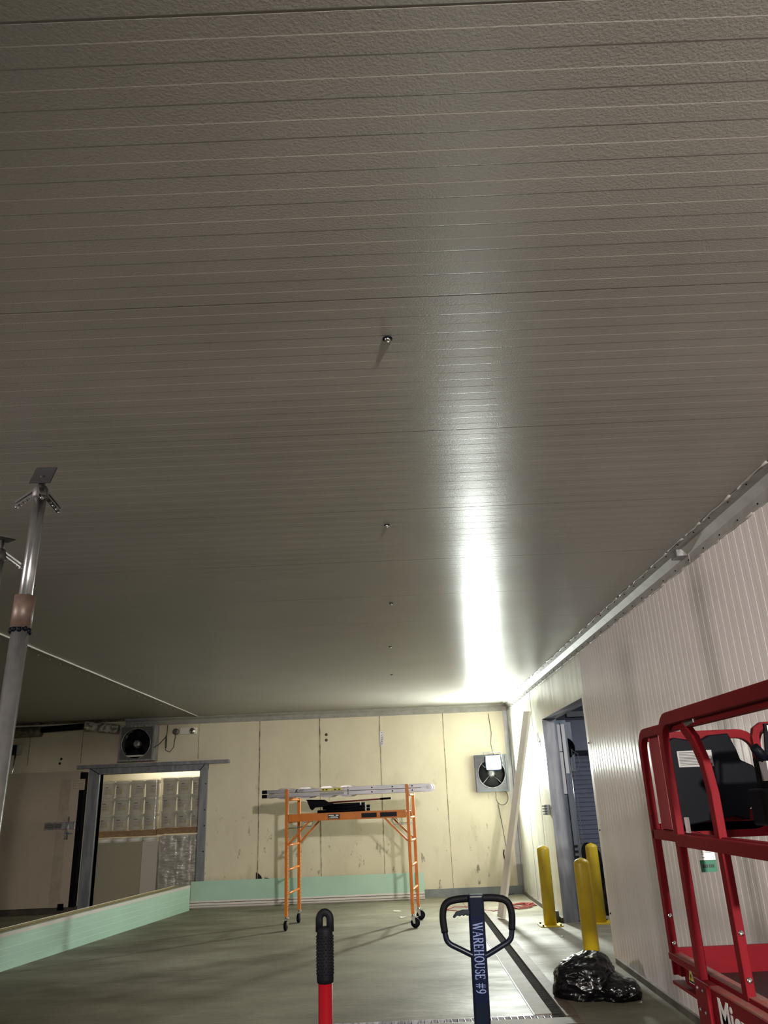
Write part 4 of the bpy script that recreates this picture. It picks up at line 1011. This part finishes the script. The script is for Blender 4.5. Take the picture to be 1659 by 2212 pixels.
# warning triangle
w0 = Vector((1.3445, 4.165, .79))
MB().prism([(0, 0), (.075, 0), (.0375, .078)], w0, (0, -1, 0), (0, 0, 1), (-1, 0, 0), .0008).build('warning_border', m_wht, t, world=True)
MB().prism([(.005, .003), (.070, .003), (.0375, .070)], w0 + Vector((-.0009, 0, 0)), (0, -1, 0), (0, 0, 1), (-1, 0, 0), .0006).build('warning_black', m_ink, t, world=True)
MB().prism([(.012, .012), (.063, .012), (.0375, .062)], w0 + Vector((-.0016, 0, 0)), (0, -1, 0), (0, 0, 1), (-1, 0, 0), .0006).build('warning_yellow', m_ylw, t, world=True)
b = MB(); b.prism([(.030, .014), (.036, .014), (.040, .030), (.048, .022), (.052, .024), (.042, .038), (.036, .042), (.030, .034)], w0 + Vector((-.0023, 0, 0)), (0, -1, 0), (0, 0, 1), (-1, 0, 0), .0005); b.build('warning_figure', m_ink, t, world=True)
# main platform: near rail, posts
xm = 1.282
MB().rectbar([(xm, YM, .62), (xm, YM, 1.82)] + arcp(YM-.10, 1.85, .10, 0, 90, xm)[1:] + [(xm, 1.9, 1.95)], .034, .055, (1, 0, 0)).build('main_rail', m_red, t, .004, world=True)
MB().rectbar([(xm+.035, 3.40, .88), (xm+.035, 3.40, 1.62), (xm+.035, 3.43, 1.74), (xm+.035, 3.50, 1.84), (xm+.035, 3.62, 1.925)], .034, .05, (1, 0, 0)).build('gate_post', m_red, t, .003, world=True)
MB().beam((xm+.036, 3.62, 1.905), (xm+.036, 3.45, 1.925), .03, .03).build('hinge_lug', m_plate, t, world=True)
MB().beam((xm-.004, YM, 1.425), (xm-.004, 1.9, 1.425), .034, .05).build('middle_rail', m_red, t, .003, world=True)
for (y, z) in ((YA, .94), (YA, 1.06)):
    MB().lathe([(0, -.008), (.010, -.008), (.012, 0)], (x1+.0, y-.024, z), 10, 'y').build('bolt', m_chrome, t, world=True)
for (y, z) in ((3.375, .95), (3.375, 1.11)):
    MB().lathe([(0, -.008), (.010, -.008), (.012, 0)], (xm+.035, y, z), 10, 'y').build('bolt', m_chrome, t, world=True)
# main side beam with white lettering
sb = MB().box((1.262, 1.9, .66), (1.300, 3.72, .868)).build('side_beam', m_red, t, .003, world=True)
MB().box((1.262, 1.9, .868), (1.315, 3.72, .876)).build('beam_top', m_redtop, t, world=True)
MB().box((1.255, 3.66, .60), (1.30, 3.83, .878)).build('bracket_plate', m_red, t, .003, world=True)
for y, z in ((3.79, .845), (3.73, .845), (3.79, .765), (3.73, .765)): MB().sphere((1.254, y, z), .007, 8, 5).build('rivet', m_steel, sb, world=True)
MB().beam((1.252, 3.675, .87), (1.252, 3.675, .70), .012, .02).build('hinge_pin', m_red, t, world=True)
text('Micro', .15, (1.2605, 3.60, .745), (0, -1, 0), (0, 0, 1), m_wht, sb, 'lettering', xs=1.0, bold=.004)
# control console, stop button, joystick, guard hoop
cs = MB().box((1.60, 3.46, 1.62), (1.86, 3.62, 1.765)).build('control_console', m_black, t, .012, world=True)
MB().lathe([(0, 0), (.030, 0), (.030, .012), (0, .012)], (1.672, 3.447, 1.745), 24, 'y').build('stop_collar', m_ylw, cs, world=True)
MB().lathe([(0, 0), (.017, 0), (.019, .012), (.015, .02), (.012, .03), (0, .03)], (1.672, 3.42, 1.745), 24, 'y').build('stop_button', m_estop, cs, world=True)
MB().tube([(1.62, 3.5, 1.73), (1.585, 3.48, 1.765), (1.555, 3.47, 1.80)], [.020, .022, .020], 14).build('joystick', m_black, cs, world=True)
MB().box((1.585, 3.45, 1.66), (1.60, 3.52, 1.74)).build('console_label', m_labelg, cs, world=True)
MB().box((1.57, 3.44, 1.48), (1.90, 3.66, 1.63)).build('console_bracket', m_black, t, .01, world=True)
MB().rectbar([(1.615, 3.58, 1.75), (1.615, 3.58, 1.845), (1.625, 3.58, 1.875), (1.65, 3.58, 1.892), (1.90, 3.58, 1.90)], .03, .032, (0, 1, 0)).build('guard_hoop', m_red, t, .003, world=True)
b = MB(); b.beam((1.645, 3.56, 1.76), (1.665, 3.56, 1.90), .016, .012); b.box((1.655, 3.55, 1.87), (1.80, 3.565, 1.90)); b.build('label_holder', m_black, t, world=True)
MB().box((1.665, 3.547, 1.862), (1.76, 3.5495, 1.892)).build('label', m_wht, t, world=True)
MB().box((1.306, 3.735, 1.455), (1.318, 3.765, 1.52)).build('small_decal', m_wht, t, world=True)
# chassis, scissor arms, wheels below the frame of the photo
MB().box((1.36, 1.95, .18), (1.90, 3.55, .42)).build('chassis', m_red, t, .02, world=True)
for x in (1.42, 1.84):
    for z0, z1 in ((.44, .56), (.56, .44), (.58, .70), (.70, .58)): MB().beam((x, 2.0, z0), (x, 3.5, z1), .03, .06).build('scissor_arm', m_red, t, world=True)
for x in (1.38, 1.88):
    for y in (2.15, 3.35): MB().lathe([(0, -.05), (.12, -.05), (.13, -.03), (.13, .03), (.12, .05), (0, .05)], (x, y, .13), 28, 'x').build('wheel', m_black, t, world=True)
# hanging inspection tag: separate thing
TX = 1.345; tz = 1.415
t = thing('inspection_tag', 'white and green inspection tag hanging below the middle rail of the red lift', 'tag', (TX, 3.70, tz))
tc_ = MB().box((1.322, 3.700, 1.345), (1.392, 3.702, 1.445)).build('card', m_wht, t, world=True)
tg = MB().box((1.322, 3.699, 1.297), (1.392, 3.7025, 1.345)).build('green_band', m_grn, t, world=True)
text('NML', .026, (1.344, 3.6992, 1.407), (1, 0, 0), (0, 0, 1), m_ink, tc_, 'lettering', depth=.0006, bold=.0006)
b = MB()
for k in range(3): b.prism([(0, 0), (.007, -.006), (.014, 0), (.014, .003), (.007, -.003), (0, .003)], (1.327, 3.6992, 1.405+.006*k), (1, 0, 0), (0, 0, 1), (0, 1, 0), .0006)
b.build('logo', m_ink, tc_, world=True)
b = MB()
for k, l in enumerate((.048, .045, .050, .044, .012)): b.box((1.332, 3.6990, 1.392-.006*k), (1.332+l, 3.6996, 1.3935-.006*k))
b.box((1.334, 3.699, 1.355), (1.345, 3.6996, 1.3575)); b.box((1.344, 3.699, 1.4005), (1.372, 3.6996, 1.4025)); b.build('print', m_ink, tc_, world=True)
b = MB()
for k, x in enumerate((1.331, 1.339, 1.347, 1.358, 1.367, 1.375)): b.box((x, 3.6982, 1.314), (x+.006, 3.6988, 1.328))
b.build('print', m_ink, tg, world=True)
b = MB(); b.tube([(1.357, 3.70, 1.44), (1.352, 3.71, 1.455), (1.33, 3.73, 1.46)], .0015, 6); b.build('zip_tie', m_black, t, world=True)

# ------------------------------------------------------------------ work lights behind the camera
def work_light(name, label, loc, aim, watts, col, spot, blend, size):
    t = thing(name, label, 'lamp', (loc[0], loc[1], 0)); h = loc[2]
    MB().cyl((0, 0, .1), (0, 0, h-.1), .016, n=12).build('mast', m_steel, t)
    for k in range(3):
        a = 2*PI*k/3 + .3; MB().cyl((0, 0, .5), (.45*math.cos(a), .45*math.sin(a), .01), .012, n=8).build('leg', m_steel, t)
    dv = (Vector(aim) - Vector(loc)).normalized(); q = dv.to_track_quat('-Z', 'Y').to_matrix()
    hs = MB(); hs.box((-.18, -.12, .03), (.18, .12, .12), q, (0, 0, h)); hs.build('housing', m_black, t)
    MB().box((-.16, -.10, .022), (.16, .10, .029), q, (0, 0, h)).build('lens', emis('work lens', col, 20), t)
    l = bpy.data.lights.new('beam', 'SPOT'); l.energy = watts; l.color = col; l.spot_size = math.radians(spot); l.spot_blend = blend; l.shadow_soft_size = size
    o = bpy.data.objects.new('beam', l); C.objects.link(o); o.parent = t; o.location = (0, 0, h); o.rotation_euler = q.to_euler()
    return t
work_light('work_light', 'tall work light behind the viewer at right', (1.34, -3.0, 2.95), (-.8, 15, -.5), FILL_A, (1.0, .93, .84), 66, 1.0, .11)
work_light('work_light', 'lower work light behind the viewer at left', (-5.5, .5, 2.9), (2.2, 6.3, 1.6), FILL_B, (1.0, .88, .84), 75, .9, .14)

# unseen added trough behind the viewer, only shades the upper left back wall
t = thing('shade_blocker', 'added shade trough hung from the ceiling behind the viewer', 'blocker', (.15, -.5, 2.86))
MB().prism([(-.35, 2.86), (.36, 2.88), (.58, 2.95), (.64, 3.02), (-.35, 3.02)], (0, -.56, 0), (1, 0, 0), (0, 0, 1), (0, 1, 0), .12).build('blocker', m_steel, t, .004, world=True)
for x in (-.2, .4): MB().cyl((x, -.5, 3.02), (x, -.5, H), .0012, n=6).build('hanger', m_steel, t, world=True)
